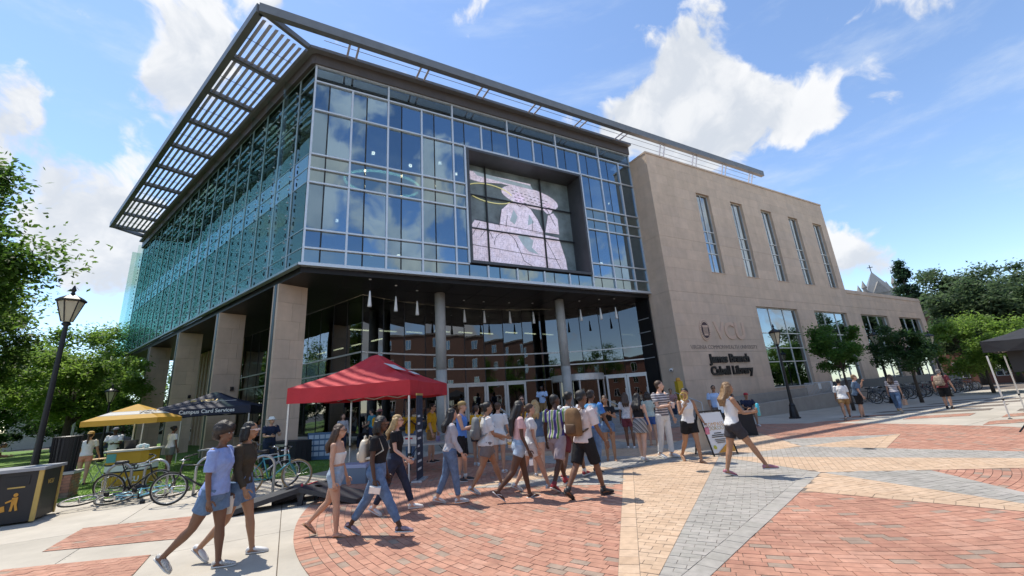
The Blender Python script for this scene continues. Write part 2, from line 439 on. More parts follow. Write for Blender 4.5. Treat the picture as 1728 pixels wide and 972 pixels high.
# ---- lawn
lw=MB(); lw.prism(LAWN,-.02,.018)
M_turf=mat('lawn_turf',(.085,.17,.022),.9,var=.28,vscale=1.1,bump=.6,bscale=55,col2=(.12,.215,.03))
struct(lw.build('lawn',M_turf))
def grass():
    n=42000; X=[];  P=np.empty((0,2))
    r=6+16*RNG.random(n*3)**1.0; th=np.radians(-66+48*RNG.random(n*3)); x=r*np.sin(th)*1.35; y=r*np.cos(th)+4
    ok=np.array([in_lawn(a,b) for a,b in zip(x,y)]); x,y=x[ok][:n],y[ok][:n]; n=len(x)
    a=RNG.random(n)*2*PI; h=.025+.03*RNG.random(n); w=.006+.006*RNG.random(n); lx=RNG.normal(0,.015,n); ly=RNG.normal(0,.015,n)
    V=np.empty((n,3,3)); V[:,0]=np.c_[x-w*np.cos(a),y-w*np.sin(a),np.full(n,.016)]; V[:,1]=np.c_[x+w*np.cos(a),y+w*np.sin(a),np.full(n,.016)]; V[:,2]=np.c_[x+lx,y+ly,.016+h]
    return soup('grass',V.reshape(-1,3),3)
def soup(name,V,k,mi=None,mats=None):
    n=len(V)//k; me=bpy.data.meshes.new(name); me.vertices.add(len(V)); me.vertices.foreach_set('co',V.astype(np.float32).ravel())
    me.loops.add(len(V)); me.loops.foreach_set('vertex_index',np.arange(len(V),dtype=np.int32))
    me.polygons.add(n); me.polygons.foreach_set('loop_start',np.arange(0,len(V),k,dtype=np.int32)); me.polygons.foreach_set('loop_total',np.full(n,k,dtype=np.int32))
    for m in (mats or []): me.materials.append(m)
    if mi is not None: me.polygons.foreach_set('material_index',mi.astype(np.int32))
    me.update(calc_edges=True); return me
gm=grass(); gm.materials.append(mat('grass_blade',(.10,.20,.028),.7,var=.3,vscale=3,trans=.3,col2=(.15,.26,.04)))
tag(struct(link('grass',gm),'stuff'),'short bright green grass covering the lawn beside the library','grass')
# ---------------------------------------------------------------- the library
AF,AL=61.2,-52.8
CW=Vector((9.03,22.77,0)); BW=CW+1.45*az(AF-90)
LIB=thing('library','large library with blue glass front, stone wing, big video screen and slatted roof canopy','building',BW,rotz_of(AF))
def W2L(p):
    d=Vector((p[0],p[1],0))-BW; return Vector((d.dot(az(AF)),d.dot(az(AF-90)),p[2] if len(p)>2 else 0))
def L2W(x,y,z=0.): return BW+az(AF)*x+az(AF-90)*y+Vector((0,0,z))
M_alu=mat('aluminium_mullion',(.62,.65,.68),.4,.55,var=.06)
M_dark=mat('dark_bronze_metal',(.022,.021,.022),.38,.4,var=.15,vscale=2)
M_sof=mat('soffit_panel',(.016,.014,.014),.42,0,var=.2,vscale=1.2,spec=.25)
M_fas=mat('fascia_metal',(.10,.085,.08),.45,.35,var=.12,vscale=2)
M_can=mat('canopy_steel',(.20,.205,.21),.5,.45,var=.1,vscale=2)
M_slat=mat('louver_aluminium',(.58,.57,.62),.5,.2,var=.05)
M_jnt=mat('black_gasket',(.015,.016,.018),.5)
M_st=[mat('limestone_%d'%i,c,.8,var=.09,vscale=1.6,bump=.15,bscale=50,stain=.14,streak=True) for i,c in enumerate([(.635,.485,.365),(.605,.465,.355),(.66,.505,.385),(.62,.48,.37)])]
M_stj=mat('stone_joint',(.20,.17,.145),.9)
M_cncol=mat('cast_concrete',(.43,.42,.395),.75,var=.12,vscale=2.5,bump=.1)
M_int=mat('interior_wall',(.30,.31,.32),.8,var=.1,vscale=.4)
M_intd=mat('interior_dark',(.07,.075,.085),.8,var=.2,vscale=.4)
M_ceil=mat('interior_ceiling',(.42,.42,.42),.8)
M_white=mat('white_paint',(.78,.78,.76),.5)
M_warm=mat('lamp_glow',(1,.85,.6),.5,emit=((1,.82,.55),6.))
G_front=[glassmat('glass_blue_%d'%i,t,r,(.57,.80,1.0)) for i,(t,r) in enumerate([((.30,.36,.41),.33),((.25,.31,.37),.40),((.36,.42,.46),.28)])]
G_span=glassmat('glass_spandrel',(.10,.18,.20),.34,(.72,.9,.95),0.,.6)
G_side=[glassmat('glass_green_%d'%i,t,r,(.64,.84,.76),0.,.42) for i,(t,r) in enumerate([((.16,.26,.23),.20),((.20,.31,.28),.16)])]
G_fin=glassmat('glass_fin',(.875,.945,.92),.05,(.82,.97,.90),0.,.22)
G_ent=[glassmat('glass_dark_%d'%i,t,r,(.92,.95,1.0)) for i,(t,r) in enumerate([((.15,.18,.18),.15),((.18,.21,.205),.12)])]
G_win=[glassmat('glass_window_%d'%i,t,r,(.8,.92,1.0)) for i,(t,r) in enumerate([((.12,.17,.20),.40),((.15,.20,.22),.34)])]
ZL=[7.42,8.06,8.86,10.98,11.64,12.32,14.53,16.02,16.85]
DL=Vector((math.cos(rad(114)),math.sin(rad(114)),0)); NLo=Vector((math.cos(rad(204)),math.sin(rad(204)),0)) # along / outward
AX=-18.85
def pane(parent,c,ex,w,h,m,tilt=.25,th=.02,name='glass_pane'):
    """glass sheet centred at c, width axis ex, tiny random tilt"""
    ex=Vector(ex).normalized(); R=Matrix.Rotation(rad(random.uniform(-tilt,tilt)),3,'Z')@Matrix.Rotation(rad(random.uniform(-tilt,tilt)),3,ex)
    x=R@ex; z=R@Vector((0,0,1)); b=MB(); b.box((0,0,0),(w,th,h),M=Matrix((x,z.cross(x),z)).transposed())
    return b.build(name,m,parent,loc=c)
# --- front curtain wall
RX0,RX1,RZ0,RZ1=-11.75,-4.3,8.12,14.45
cw=MB(); XL=[AX+1.615*k for k in range(12)]+[0]
def blocked(x0,x1,z0,z1): return x0<RX1-.05 and x1>RX0+.05 and z0<RZ1-.05 and z1>RZ0+.05
def vseg(x,zs):
    for z0,z1 in zip(zs,zs[1:]):
        if blocked(x-.01,x+.01,z0,z1): continue
        cw.bx(x-.04,x+.04,-.09,.06,z0,z1)
for k,x in enumerate(XL):
    zs=ZL if k%2==0 else ZL[:-1]
    vseg(x+(0.04 if k==0 else -.04 if k==12 else 0),zs)
for z in ZL:
    for x0,x1 in zip(XL,XL[1:]):
        if RX0-.05<(x0+x1)/2<RX1+.05 and RZ0-.2<z<RZ1-.1: 
            for a,b in ((x0,min(x1,RX0)),(max(x0,RX1),x1)):
                if b-a>.15: cw.bx(a,b,-.10,.05,z-.035,z+.035)
            continue
        cw.bx(x0,x1,-.10,.05,z-.035,z+.035)
cw.bx(AX-.1,0,-.16,.1,7.30,7.40)
for x in (RX0,RX1): cw.bx(x-.05,x+.05,-.10,.05,RZ0,RZ1+.1)
cw.bx(RX0,RX1,-.10,.05,RZ1,RZ1+.08)
CWALL=cw.build('curtain_wall',M_alu,LIB); jn=MB()
for r,(z0,z1) in enumerate(zip(ZL,ZL[1:])):
    xs=XL if r<7 else XL[::2]
    for x0,x1 in zip(xs,xs[1:]):
        parts=[(x0,x1)]
        if blocked(x0,x1,z0,z1) and r not in (0,6): parts=[(a,b) for a,b in ((x0,min(x1,RX0)),(max(x0,RX1),x1)) if b-a>.2]
        if r==0: zz0,zz1=z0,z1
        for a,b in parts:
            if b-a>1.3 and r<7:
                m_=a+(b-a)*.40; sub=[(a,m_-.02),(m_+.02,b)]; jn.bx(m_-.02,m_+.02,-.02,.03,z0,z1)
            else: sub=[(a,b)]
            for i,(p,q) in enumerate(sub):
                m=G_span if r in (0,3,4) else G_front[(i+random.choice((0,0,2)))%3]
                pane(CWALL,((p+q)/2,0,(z0+z1)/2),(1,0,0),q-p-.02,z1-z0-.04,m)
struct(jn.build('gasket',M_jnt,CWALL),'stuff')
# --- screen recess: frame, reveal, display and its glazing bars
rc=MB()
for a,b,c,d in ((RX0+.06,RX0+.18,RZ0,RZ1-.01),(RX1-.18,RX1-.06,RZ0,RZ1-.01),(RX0+.18,RX1-.18,RZ1-.14,RZ1-.01),(RX0+.18,RX1-.18,RZ0,RZ0+.14)): rc.bx(a,b,-.14,1.25,c,d)
for z in np.arange(RZ0+.9,RZ1,.95): rc.bx(RX0+.055,RX0+.185,-.15,-.145,z,z+.015,m=1)
RECESS=rc.build('screen_recess',[mat('recess_metal',(.075,.078,.085),.4,.4,var=.12,vscale=2),M_jnt],LIB)
sx0,sx1,sz0,sz1=RX0+.18,RX1-.18,RZ0+.14,RZ1-.14
bk=MB(); bk.bx(sx0,sx1,1.14,1.2,sz0,sz1); bk.build('screen_glass',mat('screen_backing',(.19,.235,.245),.25,var=.45,vscale=.9),RECESS)
SW,SH=sx1-sx0,sz1-sz0
def led():
    """display: pale drawing lit in fine vertical LED strips (flat picture at its real place)"""
    m=bpy.data.materials.new('led_picture'); m.use_nodes=True; N=NT(m.node_tree); m.node_tree.nodes.clear()
    out=N.n('ShaderNodeOutputMaterial'); b=N.n('ShaderNodeBsdfPrincipled',i_Roughness=.5); tc=N.n('ShaderNodeTexCoord')
    sp=N.n('ShaderNodeSeparateXYZ'); N.l(tc.outputs['Object'],sp.inputs[0])
    wv=N.n('ShaderNodeTexWave',i_Scale=3.2,i_Distortion=0.); wv.bands_direction='X'; N.l(tc.outputs['Object'],wv.inputs[0])
    nz=N.n('ShaderNodeTexNoise',i_Scale=2.2,i_Detail=5.); N.l(tc.outputs['Object'],nz.inputs[0])
    w2=N.n('ShaderNodeTexWave',i_Scale=2.6); w2.bands_direction='Z'; N.l(tc.outputs['Object'],w2.inputs[0])
    st=N.math('MULTIPLY',N.mr(wv.outputs['Fac'],.1,.6,.72,1.),N.mr(w2.outputs['Fac'],.0,.5,.86,1.))
    c=N.mix(N.mr(nz.outputs['Fac'],.35,.65),(.70,.60,.68),(.80,.72,.86)); c=N.mix(st,(.30,.30,.40),c); n9=N.n('ShaderNodeTexNoise',i_Scale=3.4,i_Detail=7.,i_Roughness=.7); N.l(tc.outputs['Object'],n9.inputs[0]); c=N.mix(N.mr(N.math('ABSOLUTE',N.math('SUBTRACT',n9.outputs['Fac'],.5)),.0,.022,.75,0.),c,(.20,.18,.27))
    N.l(c,b.inputs['Base Color']); N.l(c,b.inputs['Emission Color']); b.inputs['Emission Strength'].default_value=.22; N.l(b.outputs[0],out.inputs[0]); return m
M_led=led(); M_ledg=mat('led_shade',(.33,.40,.45),.5,var=.25,vscale=2,emit=((.33,.42,.48),.18)); M_line=mat('led_line',(.06,.07,.10),.6)
def S(u,v): return (sx0+u*SW,sz0+v*SH)          # screen coordinates 0..1
def flat(name,polys,y,m):
    b=MB()
    for P in polys:
        Q=[S(*p) for p in P]; n=len(Q); b.add([(x,y,z) for x,z in Q]+[(x,y+.012,z) for x,z in Q],[tuple(range(n))]+[(i,(i+1)%n,n+(i+1)%n,n+i) for i in range(n)])
    b.build(name,m,RECESS)
def ell(cx,cy,rx,ry,rot=0.,n=28,a0=0,a1=360):
    R=[]
    for i in range(n):
        t=rad(a0+(a1-a0)*i/(n if a1-a0>=360 else n-1)); x,y=rx*math.cos(t),ry*math.sin(t); R.append((cx+x*math.cos(rot)-y*math.sin(rot),cy+x*math.sin(rot)+y*math.cos(rot)))
    return R
flat('display',[[(.02,.02),(.91,.015),(.90,.18),(.85,.40),(.10,.455),(.05,.36),(.02,.24)],
  [(.30,.42),(.33,.60),(.40,.68),(.46,.69),(.47,.74),(.53,.74),(.54,.69),(.60,.66),(.66,.56),(.71,.42)],
  [(.0,.86),(.16,.84),(.34,.87),(.62,.86),(.62,.93),(.30,.93),(.0,.94)],
  [(.72,.44),(.76,.62),(.82,.66),(.86,.60),(.86,.44)]]+[ell(.61,.775,.27,.105,-.10)]+[ell(.77,.70,.045,.06)]+[ell(.50,.755,.05,.055)],1.105,M_led)
flat('display_shade',[[(.10,.94),(.30,.925),(.62,.91),(.64,.87),(.34,.885),(.14,.90)],[(.46,.36),(.54,.38),(.60,.33),(.58,.26),(.64,.20),(.55,.22),(.50,.28)],[(.40,.50),(.44,.62),(.47,.55),(.44,.47)],[(.56,.48),(.58,.60),(.62,.52)]],1.085,M_ledg)
ln=MB()
def stroke(P,w=.022):
    Q=[Vector((S(*p)[0],1.085,S(*p)[1])) for p in P]
    for a,b in zip(Q,Q[1:]): ln.beam(a,b,.012,w,up=(0,0,1)) if abs((b-a).normalized().z)<.98 else ln.beam(a,b,w,.012)
for P in ([(.30,.42),(.33,.60),(.40,.68),(.46,.69)],[(.54,.69),(.60,.66),(.66,.56),(.71,.42)],[(.36,.43),(.38,.55)],[(.60,.43),(.61,.54)],[(.46,.70),(.50,.66),(.54,.70)],[(.10,.46),(.80,.42)],[(.05,.22),(.85,.17)],[(.02,.20),(.14,.44)],[(.14,.30),(.20,.40),(.24,.30)],ell(.35,.24,.10,.13,0,14,0,180),[(.72,.44),(.76,.62),(.82,.66)],[(.75,.70),(.83,.52)],[(.44,.30),(.50,.12),(.60,.06)],[(.70,.40),(.78,.22),(.84,.08)]): stroke(P)
for r in range(4):
    for k in range(9-r%2): x=.43+.04*k+.01*r; stroke([(x,.82-.033*r-.006*k),(x+.022,.818-.033*r-.006*k)],.03)
ln.build('display_lines',M_line,RECESS)
ring=MB(); Q=[Vector((S(*p)[0],1.08,S(*p)[1])) for p in ell(.24,.74,.20,.09,-.05,30,20,345)]; ring.tube(Q,.025,5); ring.build('display_ring',mat('led_yellow',(.62,.6,.3),.5,emit=((.7,.66,.3),.25)),RECESS)
gb=MB()
for u in (.20,.705): gb.bx(sx0+u*SW-.04,sx0+u*SW+.04,1.0,1.08,sz0,sz1)
for v in (.37,.69): gb.bx(sx0,sx1,1.0,1.075,sz0+v*SH-.03,sz0+v*SH+.03)
gb.build('glazing_bars',M_jnt,RECESS)
# --- left (side) curtain wall with glass fins
LL=30.4; SXL=[0]+[1.30+1.79*k for k in range(17)]; SXL=[s for s in SXL if s<LL-.5]+[LL]
def SP(s,z,o=0.): p=Vector((AX,0,0))+DL*s+NLo*o; return Vector((p.x,p.y,z))
sw=MB()
for s in SXL[1:]: sw.beam(SP(s,ZL[0]),SP(s,16.85),.07,.12,up=DL)
for z in ZL: sw.beam(SP(0,z,.0),SP(LL,z,.0),.05,.045)
sw.beam(SP(0,7.35,.06),SP(LL,7.35,.06),.2,.1)
SWALL=sw.build('side_curtain_wall',mat('side_mullion',(.30,.36,.36),.45,.5),LIB)
for s0,s1 in zip(SXL,SXL[1:]):
    for r,(z0,z1) in enumerate(zip(ZL,ZL[1:])):
        c=(SP(s0,z0)+SP(s1,z1))/2; pane(SWALL,c,DL,s1-s0-.06,z1-z0-.05,G_side[random.randrange(2)] if r not in (3,4) else G_span,.35)
for s in SXL[1:]:
    a,b=SP(s,7.45,.14),SP(s,16.3,.62); ex=NLo; f=MB()
    f.box(SP(s,11.9,.44),(.56,.025,8.9),M=Matrix((NLo,DL,Vector((0,0,1)))).transposed()); fo=f.build('glass_fin',G_fin,SWALL)
    br=MB(); zz=7.7; k=0
    while zz<16.2:
        br.box(SP(s,zz,.15),(.045,.03,.17),M=Matrix((NLo,DL,Vector((0,0,1)))).transposed(),m=1); br.box(SP(s,zz+.27,.17),(.07,.05,.05),M=Matrix((NLo,DL,Vector((0,0,1)))).transposed(),m=0); zz+=.62
    struct(br.build('fin_bracket',[M_alu,M_dark],SWALL),'stuff')
ef=MB(); ef.box(SP(LL+.05,11.9,.35),(.7,.03,9.0),M=Matrix((NLo,DL,Vector((0,0,1)))).transposed()); ef.build('end_fin',G_fin,SWALL)
# --- soffit, floors, interior, roof
def lp(s,o): p=SP(s,0,o); return (p.x,p.y)
foot=[(AX,.12),(0,.12),(0,16)]+[lp(LL,-12),lp(LL,-.12),lp(.1,-.12)]
foot2=[(AX+.9,1.32),(-.05,1.32),(-.05,16),lp(LL,-12),lp(LL,-.4),lp(.3,-.4)]
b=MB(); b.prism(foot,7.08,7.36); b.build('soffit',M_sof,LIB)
pl=MB()   # soffit panel joints
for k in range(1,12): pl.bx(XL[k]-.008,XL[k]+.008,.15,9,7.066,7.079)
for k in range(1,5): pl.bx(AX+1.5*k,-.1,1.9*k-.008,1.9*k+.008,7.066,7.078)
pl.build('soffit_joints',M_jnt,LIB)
b=MB(); b.prism(foot2,11.2,11.62); b.build('floor_slab',M_ceil,LIB)
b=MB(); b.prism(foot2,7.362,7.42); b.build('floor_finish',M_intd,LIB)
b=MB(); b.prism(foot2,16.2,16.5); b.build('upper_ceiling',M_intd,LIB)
b=MB(); b.bx(-13,-.1,7.5,7.8,7.42,16.2); b.beam(Vector((-13,7.6,11.8)),Vector((*lp(LL,-7.5),11.8)),.3,8.7); b.build('core_wall',M_int,LIB)
roof=[(AX-.02,-.18),(0,-.18),(0,16)]+[lp(LL+.1,-12),lp(LL+.1,.18),lp(0,.18)]
b=MB(); b.prism(roof,16.88,17.42); ROOF=b.build('roof',M_fas,LIB)
b=MB(); b.prism([(x*1.0,y) for x,y in [(AX-.25,-.45),(0,-.45),(0,15)]+[lp(LL+.1,-11),lp(LL+.1,.4)]],17.425,17.56); b.build('roof_edge',M_can,ROOF)
for k in range(11):
    for row,(zc,zt) in enumerate(((11.2,2.6),(16.2,2.9))):
        x=-17.6+1.75*k+random.uniform(-.3,.3); y=random.uniform(1.2,4.5); h=random.uniform(.5,1.6)
        if row==0 and RX0-.5<x<RX1+.5 and y<1.8: y=3.
        t=MB(); t.tube([(x,y,zc),(x,y,zc-h)],.012,5,m=1); t.lathe([(.03,0),(.09,-.03),(.09,-.14),(.05,-.16)],10,(x,y,zc-h),m=0); t.build('pendant_lamp',[M_warm,M_dark],LIB)
arc=MB(); arc.tube([(-15.3+1.9*math.cos(t),2.6+1.2*math.sin(t),13.0) for t in np.linspace(.2,6.0,28)],.06,6); arc.build('ring_lamp',M_warm,LIB)
for x,y in ((-17.9,.9),(-12.9,1.7),(-8.0,2.2),(-2.2,.9)):
    t=MB(); t.tube([(x,y,7.4),(x,y,16.2)],.28,16); t.build('inner_column',M_white,LIB,True)
for k in range(5):
    p=SP(3+6*k,7.4,-1.2); t=MB(); t.tube([p,p+Vector((0,0,8.8))],.28,14); t.build('inner_column',M_white,LIB,True)
# --- roof canopy
ZC=17.62; CO=Vector((-21.0,-1.39,ZC)); CE=CO+DL*28.7
cn=MB(); cn.beam(CO,CE,.26,.42); cn.beam(CO+Vector((-.02,0,0)),Vector((13.1,-1.39,ZC)),.26,.42)
inn=Vector((AX,0,0))+NLo*.30; I0=Vector((inn.x,inn.y,ZC-.05))+DL*.2; I1=I0+DL*29.0
cn.tube([I0,I1],.16,10); cn.beam(CO,Vector((AX-.1,-.1,ZC-.05)),.16,.24); cn.beam(CE,I1,.16,.3)
for q in (.5,.95): cn.tube([CO+Vector((2.4,q,-.05)),Vector((13,-1.39+q,ZC-.05))],.014,5)
CAN=cn.build('canopy',M_can,LIB); NB=9; wdt=(CO-Vector((AX,0,ZC))).dot(NLo)-.30
d0=(CO-Vector((AX,0,ZC))).dot(DL)    # canopy corner lies this far along
for k in range(NB+1):
    s=d0+.12+28.4*k/NB
    if k in (0,): s+=.0
    a=SP(s,ZC,.30+wdt-.1); e=SP(max(s,.3),ZC,.36)
    if k>0: x=MB(); x.beam(a,e,.13,.22); x.beam(a+DL*.22,e+DL*.22,.05,.16); x.build('cross_beam',M_can,CAN)
for k in range(NB):
    s0=d0+.12+28.4*k/NB+.14; s1=d0+.12+28.4*(k+1)/NB-.02
    for j in range(7):
        o=.30+.30+(wdt-.55)*j/6.3; ss0=s0
        if k==0: ss0=max(s0,d0+.35+(-d0)*(1-(o-.3)/wdt))
        x=MB(); c=(SP(ss0,ZC+.02,o)+SP(s1,ZC+.02,o))/2; tl=Matrix.Rotation(rad(-18),3,DL)
        x.box((0,0,0),(.135,s1-ss0,.025),M=tl@Matrix((NLo,DL,Vector((0,0,1)))).transposed()); x.build('louver_slat',M_slat,CAN,loc=c)
    x=MB(); m_=(s0+s1)/2; x.beam(SP(m_,ZC-.06,.5),SP(m_,ZC-.06,.25+wdt),.02,.02); x.build('slat_rod',M_can,CAN)
for k in range(10):
    x=-17.6+3.23*k
    for dx in (0,.38):
        t=MB(); zb,yb=(17.5,-.3) if x<0 else (16.25,-1.30); yb2=-1.36
        if x+dx<0: t.beam((x+dx,yb,zb),(x+dx+.05,yb2,ZC-.12),.09,.05)
        else: t.beam((x+dx,-.9,16.2),(x+dx,-1.33,ZC-.15),.09,.05)
        t.build('strut',M_slat,CAN)
# --- stone piers under the side wall
for k in range(4):
    p0=W2L(Vector((-9.75,16.25,0))+az(AL)*6.8*k); pr=MB(); ind=-NLo
    def PB(a0,a1,b0,b1,z0,z1,m):   # a: along wall, b: inward
        c=p0+DL*((a0+a1)/2)+ind*((b0+b1)/2); pr.box((c.x,c.y,(z0+z1)/2),(b1-b0,a1-a0,z1-z0),M=Matrix((ind,DL,Vector((0,0,1)))).transposed(),m=m)
    PB(.165,.395,-.012,1.15,0,7.07,1); PB(.40,.52,0,1.2,0,7.07,2)
    PIER=pr.build('pier',[M_st[0],mat('pier_channel',(.05,.07,.075),.4,.3),M_st[2]],LIB); zs=np.linspace(0,7.07,10)
    for i,(z0,z1) in enumerate(zip(zs,zs[1:])):
        cut=[0,.62,1.2] if i%2 else [0,.95,1.2]
        for b0,b1 in zip(cut,cut[1:]):
            c=p0+DL*.08+ind*((b0+b1)/2); q=MB(); q.box((c.x,c.y,(z0+z1)/2),(b1-b0-.006,.16,z1-z0-.006),M=Matrix((ind,DL,Vector((0,0,1)))).transposed()); q.build('stone_panel',M_st[random.randrange(4)],PIER)
    t=MB(); c=p0+DL*(-.04)+ind*.9; t.box((c.x,c.y,3.2),(.13,.12,.2),M=Matrix((ind,DL,Vector((0,0,1)))).transposed()); 
    if k in (1,2): t.build('wall_light',M_dark,PIER)
def GL(t_,z,o=3.75): return SP(t_,z,-o)
rb=MB(); rb.beam(GL(20,3.53,3.95),GL(16.0,3.53,3.95),.3,7.05); s=16.2
while s<30: rb.beam(GL(s,.0,3.76),GL(s,7.0,3.76),.16,.10,up=DL); s+=.75
rb.beam(GL(30,3.53,3.95),GL(20,3.53,3.95),.3,7.05); rb.build('ribbed_wall',M_st[1],LIB)
# --- entrance glass (flat left run, then a curve), podium, steps, columns
FL=.6
bp=MB(); 
pod=[W2L(p) for p in ((-9.6,19.9,0),(-7.6,18.1,0))]
curve_w=[(-7.2,18.9),(-5.9,20.75),(-3.0,23.3),(-.5,24.55),(2.5,25.35),(5.6,25.45),(7.75,25.0)]
def catmull(P,n):
    P=[Vector((*p,0)) for p in P]; P=[2*P[0]-P[1]]+P+[2*P[-1]-P[-2]]; out=[]
    for i in range(1,len(P)-2):
        for k in range(n):
            t=k/n; a,b_,c,d=P[i-1:i+3]; out.append(.5*((2*b_)+(c-a)*t+(2*a-5*b_+4*c-d)*t*t+(3*b_-a-3*c+d)*t**3))
    return out+[P[-2]]
cv=[W2L(p) for p in catmull(curve_w,12)]
def resample(P,step):
    L=[0]
    for a,b_ in zip(P,P[1:]): L.append(L[-1]+(b_-a).length)
    n=max(1,round(L[-1]/step)); out=[]
    for k in range(n+1):
        d=L[-1]*k/n; i=min(max(j for j in range(len(L)) if L[j]<=d+1e-6),len(P)-2); t=(d-L[i])/max(L[i+1]-L[i],1e-6); out.append(P[i].lerp(P[i+1],min(t,1)))
    return out
run1=[GL(15.9,0),GL(1.62,0)]; run1=resample([Vector((p.x,p.y,0)) for p in run1],1.3)
run2=resample(cv,1.22); run2[0]=run1[-1].copy()
ret=[run2[-1],Vector((.0-.02,2.9,0))]
ZE=[FL,2.72,3.55,4.32,7.08]
ew=MB()
def post(p,z0,z1,w=.06,m=0): ew.box((p.x,p.y,(z0+z1)/2),(w,w,z1-z0),m=m)
for p in run1+run2[1:]: post(p,FL,7.06,.045,1)
for run in (run1,run2):
    for a,b_ in zip(run,run[1:]):
        for z in (3.55,4.32): ew.beam((a.x,a.y,z),(b_.x,b_.y,z),.10,.07,m=0)
        ew.beam((a.x,a.y,2.74),(b_.x,b_.y,2.74),.08,.07,m=1 if run is run1 else 0)
        ew.beam((a.x,a.y,FL+.06),(b_.x,b_.y,FL+.06),.10,.12,m=1)
EWALL=ew.build('entrance_wall',[mat('door_aluminium',(.62,.62,.60),.4,.4,var=.05),M_jnt],LIB)
def glaze(a,b_,z0,z1,m,tilt=.3):
    d=b_-a; pane(EWALL,((a.x+b_.x)/2,(a.y+b_.y)/2,(z0+z1)/2),d,d.length-.04,z1-z0-.04,m,tilt)
for a,b_ in zip(run1,run1[1:]):
    for z0,z1 in zip(ZE,ZE[1:]): glaze(a,b_,z0,z1,G_ent[random.randrange(2)])
def door(a,b_,z0=FL+.02,z1=2.70):
    d=(b_-a); L=d.length; x=d.normalized(); nrm=Vector((x.y,-x.x,0)); c=(a+b_)/2; M=Matrix((x,-nrm,Vector((0,0,1)))).transposed(); q=MB()
    q.box(c-x*(L/2-.07)+Vector((0,0,(z0+z1)/2)),(.12,.07,z1-z0),M=M); q.box(c+x*(L/2-.07)+Vector((0,0,(z0+z1)/2)),(.12,.07,z1-z0),M=M)
    q.box(c+Vector((0,0,z1-.07)),(L-.26,.07,.14),M=M); q.box(c+Vector((0,0,z0+.12)),(L-.26,.07,.24),M=M)
    q.box(c+x*(L/2-.16)+nrm*.09+Vector((0,0,z0+1.05)),(.03,.04,.5),M=M); q.build('door',MATS['door_aluminium'],EWALL)
    g2=MB(); g2.box(c+Vector((0,0,(z0+z1)/2+.05)),(L-.26,.015,z1-z0-.4),M=M); g2.build('glass_pane',G_ent[1],EWALL)
nr=len(run2)-1
for i,(a,b_) in enumerate(zip(run2,run2[1:])):
    for z0,z1 in zip(ZE[1:],ZE[2:]): glaze(a,b_,z0,z1,G_ent[random.randrange(2)],.2)
    if 4<=i<=nr-6 and i not in (8,) or i>=nr-2: door(a,b_)
    elif nr-5<=i<nr-2: pass
    else: glaze(a,b_,ZE[0],ZE[1],G_ent[0])
# revolving door drum
rcn=(run2[nr-4]+run2[nr-3])/2+Vector((-.1,-.35,0)); rv=MB()
rv.lathe([(1.55,2.50),(1.58,2.52),(1.58,2.86),(1.55,2.88)],28,(rcn.x,rcn.y,0)); 
for k in range(8): a=2*PI*k/8+.2; rv.box((rcn.x+1.5*math.cos(a),rcn.y+1.5*math.sin(a),(FL+2.5)/2+.02),(.09,.09,2.5-FL-.02))
for k in range(3): a=2*PI*k/3+.5; rv.box((rcn.x+.75*math.cos(a),rcn.y+.75*math.sin(a),(FL+2.5)/2),(1.4,.05,.1),rz=a); rv.box((rcn.x+1.38*math.cos(a),rcn.y+1.38*math.sin(a),(FL+2.5)/2),(.08,.06,1.8),rz=a)
rv.build('revolving_door',MATS['door_aluminium'],LIB)
gr=MB()
for k in range(8):
    if k in (2,6): continue
    gr=MB(); a=2*PI*(k+.5)/8+.2; gr.box((rcn.x+1.42*math.cos(a),rcn.y+1.42*math.sin(a),1.55),(.02,1.05,1.85),rz=a); gr.build('revolving_glass',G_ent[1],LIB)
a,b_=ret; glaze(a,b_,FL,7.06,G_ent[0],.1); 
t=MB(); t.bx(-.12,-.01,.2,a.y+.5,0,7.07); t.build('return_panel',M_dark,LIB)
for z in (3.55,4.32,5.1,5.9): q=MB(); q.bx(-.15,-.12,.3,1.9,z-.02,z+.02); q.build('return_rail',M_alu,LIB)
# interior of the ground floor
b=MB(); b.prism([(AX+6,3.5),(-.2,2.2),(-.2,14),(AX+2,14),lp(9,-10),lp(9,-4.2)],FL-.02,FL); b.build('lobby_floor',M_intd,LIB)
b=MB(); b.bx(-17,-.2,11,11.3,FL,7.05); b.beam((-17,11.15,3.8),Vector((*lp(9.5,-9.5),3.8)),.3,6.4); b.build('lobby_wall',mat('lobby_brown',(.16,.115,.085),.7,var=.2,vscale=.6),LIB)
for k in range(9):
    t=MB(); x=-15.5+1.7*k; t.box((x,8.2+.25*(k%3),6.3),(1.1,.10,.06),rz=.25); t.build('ceiling_light',M_warm,LIB)
for k in range(4):
    t=MB(); p=GL(3+1.9*k,5.2,5.5); t.box(p,(1.0,.08,.05),rz=rad(114)); t.build('ceiling_light',M_warm,LIB)
# podium and steps
pdm=MB(); fr=[(-13.6,-1.2),(-.02,-1.2)]
pdm.prism([(-14.5,.2),(-13.2,-2.0),(-.02,-2.0),(-.02,9),(-12,9),(-15.5,4.5)],-.02,FL-.025); POD=pdm.build('podium',mat('granite_podium',(.27,.26,.25),.7,var=.12,vscale=3,bump=.1),LIB)
for k in range(4):
    q=MB(); q.bx(-12.6-.0*k,-.03,-2.0-.36*(k+1),-2.0-.36*k-.004,-.02,FL-.12*(k+1)-.025); q.build('step',MATS['granite_podium'],POD)
ck=MB(); ck.bx(-13.2,-12.65,-3.6,-1.9,-.02,.72); ck.build('cheek_wall',M_cncol,POD)
def rail(x,y0,y1,z0,z1):
    r_=MB(); r_.tube([(x,y0,z0),(x,y0,z0+.92),(x,y1,z1+.92),(x,y1,z1)],.022,7); r_.tube([(x,y0,z0+.45),(x,y1,z1+.45)],.014,6); r_.build('handrail',M_alu,POD)
